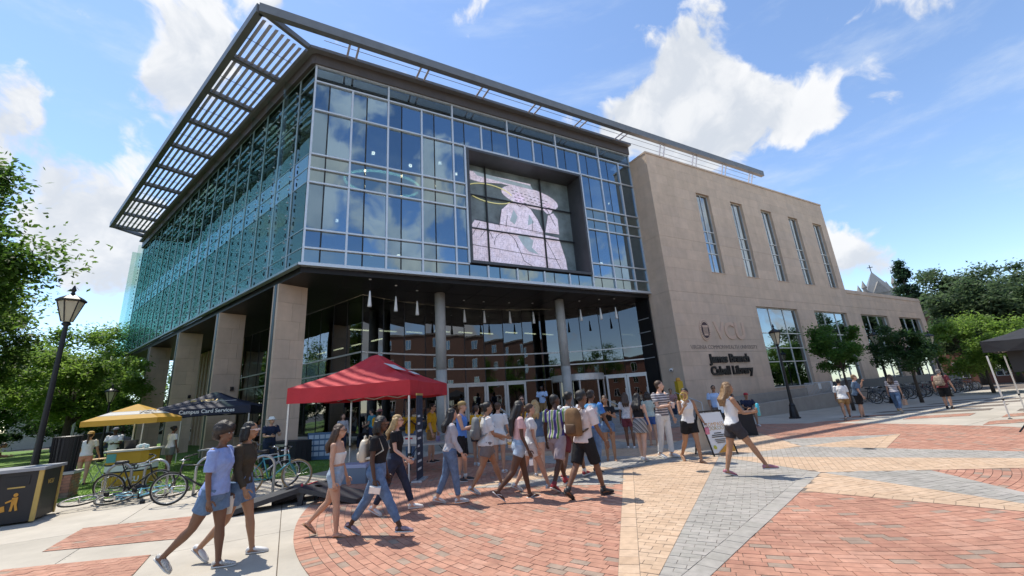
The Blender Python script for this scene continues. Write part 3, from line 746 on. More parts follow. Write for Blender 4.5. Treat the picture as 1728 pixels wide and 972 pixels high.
for x in (-11.6,-6.2,-1.5): rail(x,-3.4,-1.9,.05,FL)
# round columns and pendants
for p in ((-3.64,19.70),(2.66,22.95)):
    l=W2L(p); t=MB(); t.tube([(l.x,l.y,FL-.03),(l.x,l.y,3.3)],.26,24); t.tube([(l.x,l.y,3.302),(l.x,l.y,7.085)],.255,24); t.lathe([(.262,3.27),(.262,3.30)],24,(l.x,l.y,0),m=0); t.build('round_column',M_cncol,LIB,True)
for p in ((-6.03,16.57),(-5.27,17.75),(-4.57,18.83),(-2.65,21.4),(-1.63,22.01),(-.23,22.7),(1.13,23.23),(3.92,23.5),(5.08,23.45),(6.0,23.55)):
    l=W2L(p); t=MB(); t.lathe([(.055,7.05),(.055,7.078)],12,(l.x,l.y,0)); t.tube([(l.x,l.y,7.06),(l.x,l.y,6.5)],.006,5,m=1); t.lathe([(.022,6.55),(.03,6.5),(.085,5.88),(.075,5.86)],14,(l.x,l.y,0)); t.build('cone_pendant',[M_white,M_jnt],LIB,True)
# --- stone wing
YF=-1.45
sb_=MB(); sb_.bx(.02,20.88,YF+.30,14,0,16.16); sb_.bx(20.88,35.38,YF+.30,12,0,8.26)
SWIN=[(4.2+3.62*k,5.55+3.62*k,8.62,14.25) for k in range(5)]; BWIN=[(8.05+7.15*k,12.9+7.15*k,1.3,6.6) for k in range(4)]
WINS=SWIN+BWIN
# stone skin is split round the openings; the backing sits 0.3 m behind it
BLK=sb_.build('stone_wing',M_stj,LIB)
zr=[0,.65,1.3]+[1.3+.775*k for k in range(1,3)]+[3.62]+[3.62+(6.6-3.62)*k/4 for k in range(1,4)]+[6.6,7.15,7.88,8.62]+[8.62+(10.6-8.62)*k/3 for k in (1,2)]+[10.6]+[10.6+(14.25-10.6)*k/5 for k in range(1,5)]+[14.25,14.9,15.55,16.2]
zr=sorted(set(round(z,3) for z in zr)); panels=[]
for i,(z0,z1) in enumerate(zip(zr,zr[1:])):
    xmax=20.9 if z0>8.2 else 35.4
    if z0<8.3<z1: pass
    cuts=sorted([(w[0],w[1]) for w in WINS if w[2]<z1-.01 and w[3]>z0+.01 and w[0]<xmax]); xs=0.; free=[]
    for a,b_ in cuts: free.append((xs,a)); xs=b_
    free.append((xs,xmax))
    for a,b_ in free:
        n=max(1,round((b_-a)/1.55)); w=(b_-a)/n; off=.5*w if (i%2 and n>2) else 0
        e=[a]+[a+w*k+off-(w if off else 0) for k in range(1,n+1 if off else n)]+[b_]
        e=sorted(set(round(q,3) for q in e if a<=q<=b_))
        for p,q in zip(e,e[1:]):
            if q-p>.12: panels.append((p,q,z0,z1))
panels.sort(key=lambda P:P[0]); fld=MB()
for k,(p,q,z0,z1) in enumerate(panels):
    main=any(abs(z0-j)<.02 for j in (3.62,7.15,10.6)); g0=.009 if main else .0025
    def pb(M_,m=None): M_.bx(p+.002,q-.002,YF,YF+.295,z0+g0,z1-.0025,m=m)
    if k<290: x=MB(); pb(x); x.build('stone_panel',M_st[random.choice((0,0,0,1,2,3))],BLK)
    else: pb(fld,random.randrange(4))
struct(fld.build('stone_panel_field',M_st,BLK),'stuff')
for i,(z0,z1) in enumerate(zip(zr,zr[1:])):        # return face towards the glass
    cut=[YF,-.7,.1] if i%2 else [YF,-.35,.1]
    for p,q in zip(cut,cut[1:]):
        x=MB(); x.bx(-.03,.0,p+(.003 if p>YF else .0),q-.003,z0+(.009 if any(abs(z0-j)<.02 for j in (3.62,7.15,10.6)) else .0025),z1-.0025); x.build('return_panel_stone',M_st[random.choice((0,1,3))],BLK)
cp=MB(); cp.bx(-.06,20.95,YF-.05,14,16.205,16.32); cp.bx(20.97,35.45,YF-.05,12,8.305,8.42); cp.bx(20.9,20.95,YF+.01,14,8.3,16.2,m=1); cp.build('coping',[M_st[3],M_st[1]],BLK)
def window(x0,x1,z0,z1,cols,rows):
    f=MB(); y=YF+.22
    for x in (x0+.03,x1-.03): f.bx(x-.03,x+.03,y-.05,y+.05,z0,z1)
    for z in (z0+.03,z1-.03): f.bx(x0+.06,x1-.06,y-.05,y+.05,z-.03,z+.03)
    for c in cols: f.bx(c-.025,c+.025,y-.05,y+.05,z0+.06,z1-.06)
    for r_ in rows: f.bx(x0+.06,x1-.06,y-.055,y+.045,r_-.03,r_+.03)
    f.bx(x0-.02,x1+.02,YF-.04,y-.05,z0-.02,z0+.02,m=1)
    w=f.build('window',[MATS['door_aluminium'],M_st[3]],LIB)
    xs=[x0+.06]+list(cols)+[x1-.06]; zs=[z0+.06]+list(rows)+[z1-.06]
    for a,b_ in zip(xs,xs[1:]):
        for c,d in zip(zs,zs[1:]): pane(w,((a+b_)/2,y,(c+d)/2),(1,0,0),b_-a-.04,d-c-.04,G_win[random.randrange(2)],.4)
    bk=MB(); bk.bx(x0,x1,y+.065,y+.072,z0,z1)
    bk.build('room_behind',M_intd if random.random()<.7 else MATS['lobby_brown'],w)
for x0,x1,z0,z1 in SWIN: window(x0,x1,z0,z1,[x0+.62],[10.0,10.75,11.55])
for x0,x1,z0,z1 in BWIN: window(x0,x1,z0,z1,[x0+1.6,x0+3.3],[2.95,3.85,4.85])
# wall signs
M_black=mat('sign_black',(.012,.012,.013),.4); M_cream=mat('relief_stone',(.66,.47,.35),.75)
def wl(x,z,y=YF-.005): return wallM((x,y,z),(1,0,0))
lettering('VCU',1.42,M_cream,LIB,wl(4.75,4.83)@Matrix.Diagonal((1.02,1,1,1)),.05,.035)
lettering('VIRGINIA COMMONWEALTH UNIVERSITY',.34,mat('carved_letter',(.27,.215,.18),.8),LIB,wl(4.05,3.88)@Matrix.Diagonal((.98,1,1,1)),.008)
lettering('James Branch',.68,M_black,LIB,wl(4.15,3.2),.09,.022); lettering('Cabell Library',.68,M_black,LIB,wl(4.15,2.5),.09,.022)
sl=MB(); sl.lathe([(.0,.0),(.56,.0),(.56,.05),(.5,.06)],36,(0,0,0),m=0); sl.lathe([(.0,.061),(.42,.061),(.42,.075)],32,(0,0,0),m=1)
sl.box((0,.20,.078),(.62,.10,.012),m=0); sl.box((0,-.24,.078),(.44,.09,.012),m=0)
for k in range(5): sl.box((-.22+.11*k,-.02,.078),(.055,.34,.012),m=0)
for k in range(26):
    a=2*PI*k/26; sl.box((.49*math.cos(a),.49*math.sin(a),.063),(.05,.03,.012),rz=a,m=2)
seal=sl.build('seal',[M_cream,mat('seal_maroon',(.05,.02,.03),.5),M_stj],LIB); seal.matrix_local=wallM((2.38,YF-.005,4.88),(1,0,0))@Matrix.Diagonal((.78,1.14,1,1))
cmr=MB(); cmr.tube([(-.035,-.75,2.75),(-.12,-.75,2.75)],.06,10); cmr.ellipsoid((-.16,-.75,2.70),(.10,.10,.10)); cmr.ellipsoid((-.22,-.80,2.68),(.05,.05,.05),m=1); cmr.build('security_camera',[M_white,M_black],LIB,True)
# low walls in front of the stone wing: slate planter wall and the concrete ramp wall
def lowwall(name,label,x0,x1,y0,y1,h0,h1,m,panel):
    o=thing(name,label,'wall',L2W(x0,y0),rotz_of(AF)); n=max(1,round((x1-x0)/panel)); w=(x1-x0)/n; 
    c=MB(); c.bx(.01,x1-x0-.01,.02,y1-y0-.02,0,min(h0,h1)-.05); c.build('wall_core',M_stj,o)
    for k in range(n):
        q=MB(); za,zb=h0+(h1-h0)*k/n,h0+(h1-h0)*(k+1)/n; X0,X1=w*k+.004,w*(k+1)-.004; Y=y1-y0
        q.add([(X0,0,0),(X1,0,0),(X1,Y,0),(X0,Y,0),(X0,0,za),(X1,0,zb),(X1,Y,zb),(X0,Y,za)],[(4,5,6,7),(0,1,5,4),(1,2,6,5),(2,3,7,6),(3,0,4,7)]); q.build('wall_panel',m,o)
    return o
M_slate=mat('slate_panel',(.085,.095,.11),.6,var=.12,vscale=2)
lowwall('ramp_wall','low concrete ramp wall along the foot of the stone wing',2.2,14.6,-3.6,-3.3,.62,.95,mat('ramp_concrete',(.33,.30,.265),.8,var=.1,vscale=2,bump=.1),2.05)
lowwall('ramp_wall','upper concrete ledge between the ramp and the stone wing',1.2,9.6,-2.5,-2.2,1.02,1.18,MATS['ramp_concrete'],2.1)
lowwall('planter_wall','long dark slate planter wall below the big windows of the library',13.2,35.2,-2.5,-2.2,1.42,1.42,M_slate,2.2)
lowwall('planter_wall','low concrete kerb wall in front of the dark slate planter wall',14.7,36,-3.4,-3.15,.5,.42,MATS['ramp_concrete'],3.0)
fn=thing('ramp_railing','grey metal railing of upright bars at the top of the ramp','railing',L2W(9.7,-2.35),rotz_of(AF))
for z in (.62,1.45): q=MB(); q.tube([(0,0,z),(3.3,0,z)],.02,6); q.build('rail',M_alu,fn)
for k in range(20): q=MB(); q.tube([(.08+.165*k,0,.3),(.08+.165*k,0,1.44)],.014,5); q.build('bar',M_alu,fn)
q=MB(); q.bx(1.5,1.85,-.04,-.025,1.05,1.4); q.build('notice',M_white,fn); q=MB(); q.bx(3.0,3.3,-.05,-.03,.8,1.45); q.build('notice',M_white,fn)
# ---------------------------------------------------------------- trees and far buildings
M_bark=mat('bark',(.075,.058,.045),.9,var=.3,vscale=8,bump=.6,bscale=25)
LEAFS={'elm':[(.075,.13,.025),(.10,.165,.032),(.14,.21,.045)],'oak':[(.045,.095,.016),(.065,.125,.02),(.09,.16,.028)],'lime':[(.10,.17,.03),(.13,.21,.035),(.16,.24,.05)],'maple':[(.04,.10,.018),(.055,.125,.022),(.08,.155,.03)],
 'dark':[(.026,.06,.02),(.035,.075,.022),(.05,.095,.03)],'fir':[(.018,.042,.022),(.026,.055,.026),(.035,.068,.03)],'haze':[(.045,.075,.035),(.058,.092,.04),(.075,.11,.05)]}
def leafmats(k): return [mat('leaf_%s_%d'%(k,i),c,.55,var=.2,vscale=2,trans=.48,spec=.3) for i,c in enumerate(LEAFS[k])]
def tree(name,label,base,h,crown,cz,kind,leaves,lsize,clumps=46,tr=.2,group=None,conifer=False,limbs=9,lean=(0,0),seed=0):
    """crown=(rx,ry,rz) about height cz; leaves in clumps round limb ends"""
    rng=np.random.default_rng(seed or int(abs(base[0]*31+base[1]*17)*10)); t=thing(name,label,'tree',(*base,0),0,group)
    T=MB(); top=Vector((lean[0],lean[1],cz+(.75*crown[2] if conifer else .3*crown[2])))
    T.tube([(0,0,-.05),(0,0,.15*h),top*.5+Vector((0,0,0)),top],[tr*1.25,tr,tr*.75,tr*.22],9)
    C=[]
    for k in range(clumps):
        if conifer:
            u=rng.random()**.7; z=cz-crown[2]+2*crown[2]*u; R=crown[0]*(1-u)**.85+.15; a=rng.random()*2*PI; q=rng.random()**.4; C.append((R*q*math.cos(a)+lean[0],R*q*math.sin(a)+lean[1],z,.5+.5*(1-u)))
        else:
            d=rng.normal(size=3); d/=np.linalg.norm(d); q=.35+.78*rng.random()**.6; p=d*np.array(crown)*q; 
            if p[2]<0: p[2]*=.8
            C.append((p[0]+lean[0],p[1]+lean[1],cz+p[2],.55+.75*rng.random()))
    for k in range(min(limbs,len(C))):
        c=Vector(C[k*len(C)//limbs][:3]); s=top*(.35+.5*rng.random()); s.z=min(s.z,c.z-.1) if not conifer else c.z; T.tube([s,s.lerp(c,.5)+Vector((0,0,.05*h*(-.2 if conifer else 1)*.3)),c],[tr*.42,tr*.25,tr*.07],6)
    T.build('trunk',M_bark,t,True)
    C=np.array(C); n=leaves; idx=rng.integers(0,len(C),n); sc=min(crown)*.16*C[idx,3]
    off=rng.normal(size=(n,3))*np.c_[sc,sc,sc*.75]
    P=C[idx,:3]+off; L=lsize*(.6+.8*rng.random(n))
    a=rng.normal(size=(n,3)); a/=np.linalg.norm(a,axis=1)[:,None]; up=rng.normal(size=(n,3))*.6+np.array([0,0,1.]); b=np.cross(a,up); b/=np.linalg.norm(b,axis=1)[:,None]; a=np.cross(b,up); a/=np.linalg.norm(a,axis=1)[:,None]
    a*=L[:,None]; b*=(L*.48)[:,None]; V=np.stack([P-a*.5,P+b*.5,P+a*.5,P-b*.5],1)
    mi=np.clip((C[idx,3]*1.6+rng.normal(0,.5,n)).astype(int),0,2)
    me=soup('crown',V.reshape(-1,3),4,mi,leafmats(kind)); struct(link('crown',me,t),'stuff'); return t
G='trees around the lawn'
tree('shade_tree','tallest shade tree at the lawn edge, dark dense foliage above the waste bins',(-22.6,12.6),13.5,(3.9,3.9,5.0),8.2,'oak',62000,.23,80,.32,seed=3)
tree('shade_tree','broad shade tree behind the lamp post with layered green foliage',(-28.0,18.4),12,(3.7,3.7,4.2),6.8,'elm',46000,.22,70,.3,seed=5)
tree('shade_tree','pale green tree beside the far end of the glass side wall',(-36,33.5),9.5,(4.4,4.4,3.9),5.9,'lime',26000,.25,60,.26,seed=8)
tree('shade_tree','low spreading tree with drooping pale leaves behind the yellow parasol',(-27.5,25.5),6.2,(3.6,3.4,2.0),4.3,'lime',20000,.22,50,.2,seed=9)
for k,(p,h,kd) in enumerate([((-46,26),11,'oak'),((-52,36),12,'oak'),((-46,46),11,'maple'),((-34,17),9,'oak'),((-60,52),13,'dark'),((-58,22),12,'dark'),((-30,50),9,'maple'),((-41,22),9,'oak'),((-40,31),8,'maple'),((-39,40),8,'oak'),((-66,38),13,'dark'),((-50,20),11,'oak'),((-72,60),14,'dark'),((-44,56),10,'maple')]):
    tree('background_tree',{'oak':'olive green leafy tree','maple':'fresh green leafy tree','dark':'tall dark green tree'}[kd]+' standing far behind the lawn',p,h,(h*.38,h*.38,h*.36),h*.58,kd,9000,.30,34,.22,group='trees far behind the lawn',seed=20+k)
tree('street_tree','rounded bright green street tree in front of the first big window bays',(17.0,22.0),4.7,(1.08,1.08,1.38),3.05,'maple',10500,.15,30,.07,seed=31)
tree('street_tree','dark green street tree between the second and third wall lamps',(22.6,24.2),4.7,(1.35,1.35,1.35),2.95,'dark',10500,.16,30,.08,seed=32)
tree('street_tree','bright green street tree beyond the end of the library wing',(31.5,28.5),4.9,(2.5,2.4,1.9),3.0,'lime',14000,.19,44,.09,seed=33)
tree('street_tree','low bright green tree beside the black canopy tent',(33.5,27.0),4.4,(2.4,2.2,1.6),2.5,'maple',13000,.18,44,.08,seed=34)
tree('conifer','tall dark conifer rising behind the brick gable',(52.6,53.4),16,(2.8,2.8,7.0),9.2,'fir',12000,.28,70,.25,conifer=True,seed=41)
for k,(p,h,c) in enumerate([((47,43),9.0,(3.4,3.4,3.2)),((50,42.5),10.5,(3.6,3.6,3.6)),((58,55),14.5,(4.4,4.4,4.4)),((62,52.5),14,(4.8,4.8,4.4)),((64,49),13,(4.6,4.6,4.4)),((62,43),11.5,(4.8,4.8,4.2)),((66,39),11,(4.6,4.6,4.2)),((70,33),11.5,(4.8,4.8,4.4))]):
    tree('background_tree','one of the hazy round trees in a mass behind the street trees',p,h,c,h-c[2]*.95,'haze',12000,.42,46,.25,group='trees massed behind the street',seed=50+k)
for k,(p,h) in enumerate([((22,-22),10),((30,-14),9),((12,-30),11),((38,-24),12),((2,-34),12),((-14,-30),11)]):
    tree('plaza_tree','leafy tree on the far side of the plaza mirrored in the entrance glass',p,h,(h*.36,h*.36,h*.34),h*.6,'oak',6000,.32,30,.2,group='trees mirrored in the glass',seed=70+k)
# shrubs along the foot of the trees, right of the library
M_wallb=[mat('house_brick_%d'%i,c,.85,var=.15,vscale=12) for i,c in enumerate([(.26,.12,.085),(.155,.085,.062)])]
def building(name,label,loc,rz,w,d,h,m,gable=0.,roofm=None,rows=2,cols=5,win=(1.1,1.7)):
    t=thing(name,label,'building',loc,rz); b=MB(); b.bx(-w/2,w/2,-d/2,d/2,0,h)
    if gable: b.add([(-w/2,-d/2,h),(w/2,-d/2,h),(0,-d/2,h+gable),(-w/2,d/2,h),(w/2,d/2,h),(0,d/2,h+gable)],[(0,1,2),(4,3,5)])
    b.build('wall',m,t); r=MB()
    if gable:
        for s in (-1,1): r.add([(s*(w/2+.3),-d/2-.3,h-.15),(0,-d/2-.3,h+gable+.12),(0,d/2+.3,h+gable+.12),(s*(w/2+.3),d/2+.3,h-.15)]+[(s*(w/2+.3),-d/2-.3,h),(0,-d/2-.3,h+gable+.3),(0,d/2+.3,h+gable+.3),(s*(w/2+.3),d/2+.3,h)],[(0,1,2,3),(7,6,5,4),(0,4,5,1),(1,5,6,2),(2,6,7,3),(3,7,4,0)])
    else: r.bx(-w/2-.2,w/2+.2,-d/2-.2,d/2+.2,h,h+.35)
    r.build('roof',roofm or M_stj,t)
    for j in range(rows):
        for i in range(cols):
            x=-w/2+w*(i+.5)/cols; z=h*(j+.55)/rows
            f=MB(); f.bx(x-win[0]/2,x+win[0]/2,-d/2-.04,-d/2-.005,z-win[1]/2,z+win[1]/2); fo=f.build('window',M_white,t)
            for a,b_ in ((-1,0),(0,1)):
                g=MB(); g.bx(x+(a*.5*win[0])+.05,x+(b_*.5*win[0])-.05,-d/2-.05,-d/2-.042,z-win[1]/2+.07,z+win[1]/2-.07); g.build('pane',G_win[0],fo)
    return t
building('gabled_house','red brick house with a steep gable behind the end of the library wing',(52.5,49.5,0),rad(-52),9,9,5.6,M_wallb[0],3.4,mat('house_roof',(.12,.12,.12),.8,var=.15),2,3)
building('brick_hall','long red brick college hall mirrored in the curved entrance glass',(48,-10,0),rad(-100),60,12,14,M_wallb[1],0,M_stj,4,14)
building('brick_hall','brick college building across the plaza mirrored in the upper glass',(10,-52,0),rad(180),60,12,9,M_wallb[0],0,M_stj,3,14)
building('low_pavilion','low pale building with a flat roof far behind the lawn trees',(-48,62,0),rad(35),34,10,4.2,mat('pale_render',(.45,.44,.42),.8,var=.1),0,mat('blue_roof',(.12,.17,.30),.5),1,8)
# church spire behind the low wing
ch=thing('church_spire','grey stone church spire with a cross above the low library wing','church',(74.1,81.3,0),rad(-30))
M_spire=mat('spire_stone',(.27,.255,.235),.85,var=.2,vscale=1.5); M_slateroof=mat('spire_slate',(.18,.19,.20),.6,var=.15)
b=MB(); b.bx(-2.6,2.6,-2.6,2.6,0,17.2); b.build('tower',M_spire,ch)
b=MB(); b.add([(-2.3,-2.3,17.2),(2.3,-2.3,17.2),(2.3,2.3,17.2),(-2.3,2.3,17.2),(0,0,22.2)],[(0,1,4),(1,2,4),(2,3,4),(3,0,4)]); b.build('spire',M_slateroof,ch)
for sx in (-1,1):
    for sy in (-1,1):
        b=MB(); b.lathe([(.35,17.2),(.35,18.6),(.5,18.7),(.02,20.2)],8,(sx*2.3,sy*2.3,0)); b.build('pinnacle',M_spire,ch)
b=MB(); b.add([(-1.3,-2.75,17.2),(1.3,-2.75,17.2),(0,-2.75,19.6),(-1.3,-.8,17.2),(1.3,-.8,17.2),(0,-.8,19.6)],[(0,1,2),(5,4,3),(0,2,5,3),(1,4,5,2)]); b.build('dormer',M_spire,ch)
b=MB(); b.beam((0,0,22),(0,0,23.6),.12); b.beam((-.45,0,23.1),(.45,0,23.1),.12); b.build('cross',M_dark,ch)
# parked car and fence far behind the lawn, seen under the parasol
for k in range(9):
    p=Vector((-33.5,31.5,0))+az(52)*(1.9*k); t=thing('steel_bollard','slim white post in the row behind the parasol','post',p,0,'white posts behind the parasol'); b=MB(); b.tube([(0,0,0),(0,0,3.0)],.07,8); b.build('post',M_white,t); b=MB(); b.lathe([(.12,0),(.12,.06)],10); b.build('base',M_cncol,t)
def car(loc,rz,label,col):
    t=thing('parked_car',label,'car',loc,rz); m=mat('car_paint_'+label[:5],col,.3,.1,coat=.6)
    prof=[(-2.15,.35),(-2.2,.75),(-1.9,.9),(-1.25,1.0),(-.75,1.42),(.75,1.45),(1.55,.98),(2.1,.9),(2.2,.55),(2.15,.32)]; b=MB()
    b.loft([[(x*(.97 if abs(y)>.8 else 1),y,z if z<1.1 or abs(y)<.7 else z-.03) for x,z in prof] for y in (-.86,-.78,0,.78,.86)]); b.build('body',m,t)
    for s in (-1,1):
        g=MB(); g.add([(-1.1,s*.868,1.0),(1.35,s*.868,1.0),(.7,s*.868,1.36),(-.68,s*.868,1.34)],[(0,1,2,3)]); g.add([(-1.1,s*.872,1.0),(1.35,s*.872,1.0),(.7,s*.872,1.36),(-.68,s*.872,1.34)],[(3,2,1,0)]); g.build('window',M_jnt,t)
        for x in (-1.35,1.35): w=MB(); w.tube([(x,s*.68,.32),(x,s*.89,.32)],.32,16); w.build('wheel',M_jnt,t)
car((-27,33.0,0),rad(38),'white car parked behind the posts on the lawn side',(.75,.75,.75)); car((-31,31,0),rad(38),'dark blue car parked behind the posts on the lawn side',(.03,.05,.12))

for k in range(9):  # shrub row added to block the bright horizon mirrored in the entrance glass
    tree('shrub','large rounded evergreen shrub in the hedge row added to block the bright horizon',(-43.5-1.2*math.sin(k*1.7),9+5.2*k),4.6,(2.9,2.9,2.1),2.3,'dark',6000,.30,40,.12,group='added hedge row beyond the lawn',seed=90+k)
for k,(p,h) in enumerate([((-36,10),10),((-33,3),10),((-44,4),11)]):
    tree('background_tree','shade tree standing past the waste bins mirrored in the side glass',p,h,(h*.38,h*.38,h*.36),h*.56,'oak',9000,.30,34,.22,group='trees mirrored in the side glass',seed=110+k)
# ---------------------------------------------------------------- street furniture, tents, bikes
M_blk=mat('black_metal',(.016,.016,.017),.4,.3,var=.1); M_blkp=mat('black_plastic',(.02,.02,.022),.5); M_gold=mat('gold_trim',(.52,.36,.10),.45,var=.08)
M_steel=mat('galvanised_steel',(.42,.43,.43),.4,.8,var=.1,vscale=8); M_chrome=mat('chrome',(.7,.7,.7),.15,1.); M_rub=mat('rubber',(.022,.021,.02),.75); M_rubt=mat('tan_tyre',(.33,.22,.11),.7)
M_opal=mat('lamp_opal',(.62,.56,.42),.35,var=.06,trans=.35); M_wood=mat('pale_wood',(.50,.36,.20),.6,var=.2,vscale=6)
def lamp(loc,label,h=4.4):
    t=thing('lamp_post',label,'lamp',loc,random.uniform(0,1)); k=h/4.4
    b=MB(); b.lathe([(.24,0),(.24,.05),(.19,.07),(.17,.30),(.12,.55),(.135,.58),(.11,.62),(.075,.70),(.06,1.6),(.05,3.15*k),(.045,3.38*k),(.10,3.42*k),(.06,3.47*k)],16); b.build('pole',M_blk,t,False)
    z0=3.47*k; b=MB(); b.lathe([(.10,z0),(.245,z0+.52),(.24,z0+.53)],6); b.build('lamp_glass',M_opal,t)
    for i in range(6):
        a=2*PI*i/6; q=MB(); q.tube([(.105*math.cos(a),.105*math.sin(a),z0),(.255*math.cos(a),.255*math.sin(a),z0+.53)],.014,5); q.build('lamp_rib',M_blk,t)
    b=MB(); b.lathe([(.29,z0+.53),(.30,z0+.57),(.22,z0+.64),(.05,z0+.74),(.03,z0+.80),(.055,z0+.85),(.012,z0+.98)],6); b.build('lamp_cap',M_blk,t)
lamp((-11.6,10.2,0),'black lamp post with a pale lantern behind the waste bins',5.6)
lamp((12.6,19.9,0),'black lamp post standing alone before the ramp railing',4.35)
lamp((22.0,25.3,0),'black lamp post between the two street trees by the window bays',4.4); lamp((28.0,28.0,0),'black lamp post at the far end of the library wing',4.3)
lamp((-22.5,22.8,0),'distant lamp post half hidden by the yellow parasol',3.9)
# --- recycling and waste bin block
def recycling(sym,m,parent,c):
    for k in range(3):
        a=2*PI*k/3+PI/2; b=MB(); p=Vector((c[0]+.10*math.cos(a),c[1],c[2]+.10*math.sin(a))); d=Vector((-math.sin(a),0,math.cos(a)))
        b.beam(p-d*.09,p+d*.05,.012,.05,up=(math.cos(a),0,math.sin(a))); q=p+d*.05; n=Vector((math.cos(a),0,math.sin(a)))
        b.add([q+n*.055,q-n*.055,q+d*.07],[(0,1,2)]); b.build('recycling_arrow',m,parent)
BIN=thing('waste_bin_block','black recycling and litter bin block with gold edges and grey lid','bin',(-10.83,8.67,0),rad(30)); 
# built along local x (front faces -y)
bw,bd,bh=1.95,.95,1.02; b=MB(); b.bx(-bw/2,bw/2,-bd/2,bd/2,.04,bh-.06); b.build('bin_body',M_blkp,BIN)
b=MB(); b.prism([(-bw/2-.05,-bd/2-.05),(bw/2+.05,-bd/2-.05),(bw/2+.05,bd/2+.05),(-bw/2-.05,bd/2+.05)],bh-.058,bh); b.build('lid',mat('lid_grey',(.30,.31,.33),.45,var=.08),BIN)
for x in (-bw/2,-.30,.36,bw/2): q=MB(); q.bx(x-.035,x+.035,-bd/2-.02,-bd/2-.001,.03,bh-.06); q.build('gold_strip',M_gold,BIN)
for y in (-bd/2+.03,bd/2-.03): q=MB(); q.bx(bw/2+.001,bw/2+.02,y-.035,y+.035,.03,bh-.06); q.build('gold_strip',M_gold,BIN)
for x in (-.65,.03,.66): 
    q=MB(); q.bx(x-.17,x+.17,-bd/2-.012,-bd/2-.001,.72,.88); q.build('slot',M_jnt,BIN)
    q=MB(); q.bx(x-.12,x+.12,-bd/2-.006,-bd/2-.001,.665,.69); q.build('print_line',M_gold,BIN)
M_org=mat('print_orange',(.62,.30,.04),.6); recycling('r',M_org,BIN,(-.65,-bd/2-.014,.42)); recycling('r',M_org,BIN,(.03,-bd/2-.014,.42))
q=MB(); q.ellipsoid((.68,-bd/2-.008,.545),(.035,.008,.035),10,6); q.beam((.68,-bd/2-.008,.50),(.68,-bd/2-.008,.37),.014,.08,up=(1,0,0)); q.beam((.68,-bd/2-.008,.47),(.56,-bd/2-.008,.42),.014,.03); q.beam((.66,-bd/2-.008,.37),(.65,-bd/2-.008,.26),.014,.035,up=(1,0,0)); q.beam((.70,-bd/2-.008,.37),(.73,-bd/2-.008,.26),.014,.035,up=(1,0,0)); q.beam((.52,-bd/2-.008,.36),(.54,-bd/2-.008,.26),.014,.07,up=(1,0,0)); q.build('litter_figure',M_org,BIN)
lettering('VCU',.13,M_gold,BIN,wallM((bw/2+.006,0,.70),(0,1,0)),.003)
BP=thing('brick_pier','low brick pier on the lawn edge beside the waste bins','pier',(-12.3,11.5,0),rad(30)); w=.62
b=MB(); b.bx(-w/2+.01,w/2-.01,-w/2+.01,w/2-.01,0,.58); b.build('core',M_joint,BP)
for r in range(8):
    for k in range(3):
        for sd_ in range(4):
            a=sd_*PI/2; u=-w/2+.1+.205*k+(.05 if r%2 else 0); q=MB(); L=.195 if -w/2<u-.1 and u+.1<w/2 else .15
            q.box((min(max(u,-w/2+L/2),w/2-L/2),-w/2+.02,.04+.072*r),(L,.05,.062)); q.build('brick',M_red[1] if random.random()<.6 else M_red[3],BP,rot=a)
b=MB(); b.bx(-w/2-.04,w/2+.04,-w/2-.04,w/2+.04,.592,.66); b.build('cap',M_cncol,BP)
TB=thing('tall_trash_can','tall black slatted trash can standing on the brick pier','trash can',(-12.3,11.5,.66),0)
b=MB(); b.lathe([(.24,0),(.27,.85),(.29,.88),(.26,.90)],20); b.build('liner',M_blkp,TB)
for k in range(20): a=2*PI*k/20; q=MB(); q.tube([(.255*math.cos(a),.255*math.sin(a),.02),(.285*math.cos(a),.285*math.sin(a),.86)],.016,4); q.build('slat',M_blk,TB)
# --- U racks
for i,(x,y,a,lb) in enumerate([(-9.75,10.45,70,'steel U shaped bike rack beside the fallen bikes'),(-9.1,10.75,70,'steel U shaped bike rack behind the fallen blue bike'),(-7.7,10.6,55,'steel U shaped bike rack holding the dark bike'),(-5.95,9.9,60,'steel U shaped bike rack holding the teal bike')]):
    t=thing('bike_rack',lb,'bike rack',(x,y,0),rotz_of(a)); b=MB(); R=.24; h=.84
    b.tube([(-R,0,0),(-R,0,h-R)]+[(R*math.cos(q),0,h-R+R*math.sin(q)) for q in np.linspace(PI,0,13)[1:-1]]+[(R,0,h-R),(R,0,0)],.03,10); b.build('hoop',M_steel,t,True)
    for s in (-1,1): q=MB(); q.lathe([(.07,0),(.07,.012)],12,(s*R,0,0)); q.build('foot_plate',M_steel,t)
